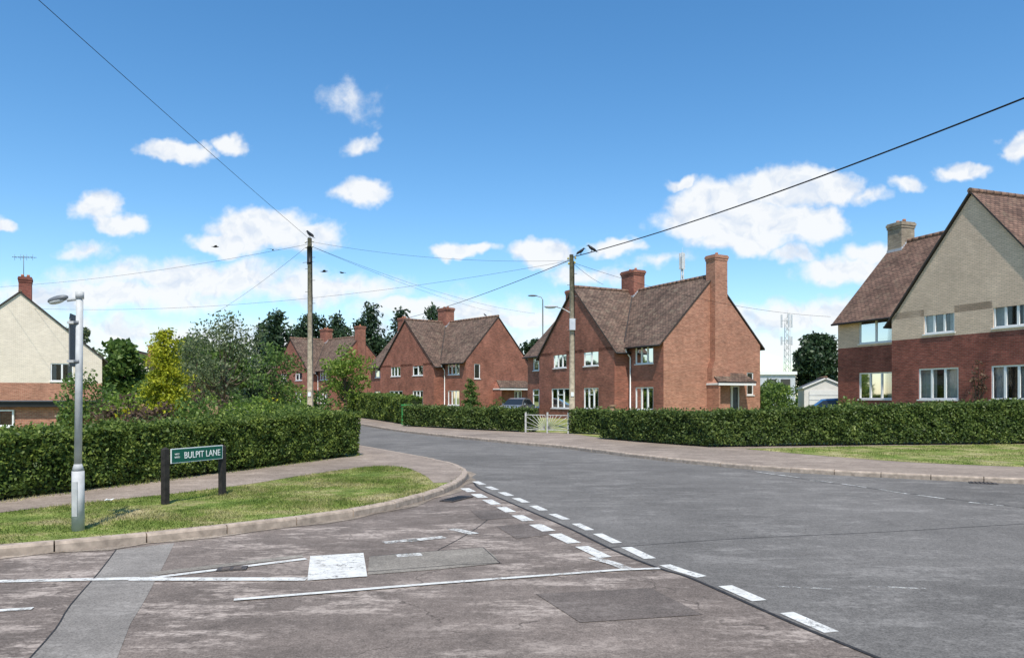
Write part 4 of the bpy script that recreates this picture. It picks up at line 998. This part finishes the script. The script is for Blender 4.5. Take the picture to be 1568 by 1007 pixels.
# ------------------------------------------------------------------ light, sky
el = math.radians(59); hd = V((.10, -1)).normalized()
sd = V((math.cos(el)*hd.x, math.cos(el)*hd.y, math.sin(el)))
sl = bpy.data.lights.new('sun', 'SUN'); sl.energy = 5.0; sl.angle = math.radians(.53); sl.color = (1, .94, .84)
so = bpy.data.objects.new('sun', sl); COL.objects.link(so); so.rotation_euler = (-sd).to_track_quat('-Z', 'Y').to_euler()
w = bpy.data.worlds.new('World'); scene.world = w; w.use_nodes = True; nt = w.node_tree; nt.nodes.clear()
try: w.cycles.sampling_method = 'MANUAL'; w.cycles.sample_map_resolution = 256
except Exception: pass
out = N(nt, 'ShaderNodeOutputWorld')
sky = N(nt, 'ShaderNodeTexSky', sky_type='NISHITA'); sky.sun_disc = False; sky.sun_elevation = el; sky.sun_rotation = math.atan2(hd.x, hd.y)
sky.air_density = 1.0; sky.dust_density = .3; sky.ozone_density = 2.0; sky.altitude = 100
hsv = N(nt, 'ShaderNodeHueSaturation'); hsv.inputs['Hue'].default_value = .497; hsv.inputs['Saturation'].default_value = 1.28; hsv.inputs['Value'].default_value = 1.42; nt.links.new(sky.outputs[0], hsv.inputs['Color'])
bg = N(nt, 'ShaderNodeBackground'); bg.inputs['Strength'].default_value = .13; nt.links.new(hsv.outputs[0], bg.inputs[0])
g = N(nt, 'ShaderNodeTexCoord').outputs['Generated']; sp = N(nt, 'ShaderNodeSeparateXYZ'); nt.links.new(g, sp.inputs[0])
yy = math_(nt, 'MAXIMUM', sp.outputs[1], .05)
X = math_(nt, 'DIVIDE', sp.outputs[0], yy); Zz = math_(nt, 'DIVIDE', sp.outputs[2], yy)
cb = N(nt, 'ShaderNodeCombineXYZ'); nt.links.new(X, cb.inputs[0]); nt.links.new(Zz, cb.inputs[1]); vec = cb.outputs[0]
def vm(op, a, b):
    n = N(nt, 'ShaderNodeVectorMath', operation=op)
    for i, q in enumerate((a, b)):
        if q is None: continue
        if isinstance(q, tuple): n.inputs[i].default_value = q
        else: nt.links.new(q, n.inputs[i])
    return n
nz = N(nt, 'ShaderNodeTexNoise'); nz.inputs['Scale'].default_value = 13; nz.inputs['Detail'].default_value = 4; nz.inputs['Roughness'].default_value = .6; nt.links.new(vec, nz.inputs['Vector'])
off = vm('SUBTRACT', nz.outputs['Color'], (.5,.5,.5)); off = vm('MULTIPLY', off.outputs[0], (.10,.055,0)); wv = vm('ADD', vec, off.outputs[0]).outputs[0]
clouds = [(275,232,60,20,1),(352,220,32,16,.85),(540,218,36,16,.5),(540,158,42,32,.33),(548,294,52,24,.9),(150,318,46,30,.85),(185,345,52,24,1),(130,384,55,16,.5),
 (395,345,96,36,1.15),(350,368,80,22,1.0),(450,362,90,22,.9),(712,382,58,16,1),(832,385,60,28,1.05),(945,374,50,16,.8),
 (1090,315,90,44,1.1),(1195,290,95,40,1.2),(1265,290,56,32,1.0),(1130,338,150,40,1.15),(1230,345,80,32,1.1),(1150,368,110,24,1.0),(1040,275,40,13,.7),(1320,300,40,14,.45),(1385,285,38,15,.8),(1475,265,56,18,.85),(1562,225,34,34,.9),
 (1215,388,62,16,.65),(1290,408,90,26,.8),(1340,385,60,20,.7),(300,425,260,36,.75),(170,455,260,36,.7),(480,440,200,34,.7),(640,472,60,22,.8),(800,490,70,22,.75),(905,420,90,20,.6),(1000,400,60,14,.4),(1230,485,240,36,.7),(0,345,26,10,.6),(1400,395,80,20,.45),(700,480,240,36,.5),(1000,530,600,40,.45),(300,520,500,40,.5)]
mx = None
for (x, y, rx, ry, wt) in clouds:
    d = vm('SUBTRACT', wv, ((x-784)/1150, (608-y)/1150, 0)); d = vm('MULTIPLY', d.outputs[0], (1150/rx, 1150/ry, 0)); ln = vm('LENGTH', d.outputs[0], None)
    v_ = math_(nt, 'MULTIPLY', math_(nt, 'SUBTRACT', 1.0, ln.outputs['Value']), wt)
    mx = v_ if mx is None else math_(nt, 'MAXIMUM', mx, v_)
n2 = noise(nt, vec, 24, 5, .6); n3 = noise(nt, vec, 8, 2, .5)
dens = math_(nt, 'ADD', mx, math_(nt, 'MULTIPLY', math_(nt, 'SUBTRACT', n2, .5), .85))
dens = math_(nt, 'ADD', dens, math_(nt, 'MULTIPLY', math_(nt, 'SUBTRACT', n3, .5), .4))
al = N(nt, 'ShaderNodeMapRange', interpolation_type='SMOOTHSTEP'); nt.links.new(dens, al.inputs[0]); al.inputs[1].default_value = -.04; al.inputs[2].default_value = .46
front = N(nt, 'ShaderNodeMapRange', interpolation_type='SMOOTHSTEP'); nt.links.new(sp.outputs[1], front.inputs[0]); front.inputs[1].default_value = .1; front.inputs[2].default_value = .4
alpha = math_(nt, 'MULTIPLY', math_(nt, 'MULTIPLY', al.outputs[0], front.outputs[0]), .96)
sh = vm('ADD', wv, (.004, .013, 0)); ns = noise(nt, sh.outputs[0], 15, 4, .55); ns0 = noise(nt, wv, 15, 4, .55)
rel = math_(nt, 'SUBTRACT', ns0, ns)
ccol = ramp(nt, math_(nt, 'ADD', math_(nt, 'MULTIPLY', rel, 2.4), .57), [(.2, (.68,.77,.91)), (.6, (.96,.98,1.0))])
bg2 = N(nt, 'ShaderNodeBackground'); nt.links.new(ccol, bg2.inputs[0]); bg2.inputs[1].default_value = 1.0
ms = N(nt, 'ShaderNodeMixShader'); nt.links.new(alpha, ms.inputs[0]); nt.links.new(bg.outputs[0], ms.inputs[1]); nt.links.new(bg2.outputs[0], ms.inputs[2]); nt.links.new(ms.outputs[0], out.inputs[0])

cam = bpy.data.cameras.new('camera'); cam.lens = 36*1150/1568; cam.sensor_width = 36; cam.shift_y = (608-503.5)/1568; cam.clip_end = 4000; cam.clip_start = .05
co = bpy.data.objects.new('camera', cam); COL.objects.link(co); co.location = (0, 0, 1.65); co.rotation_euler = (math.radians(90), 0, 0); scene.camera = co
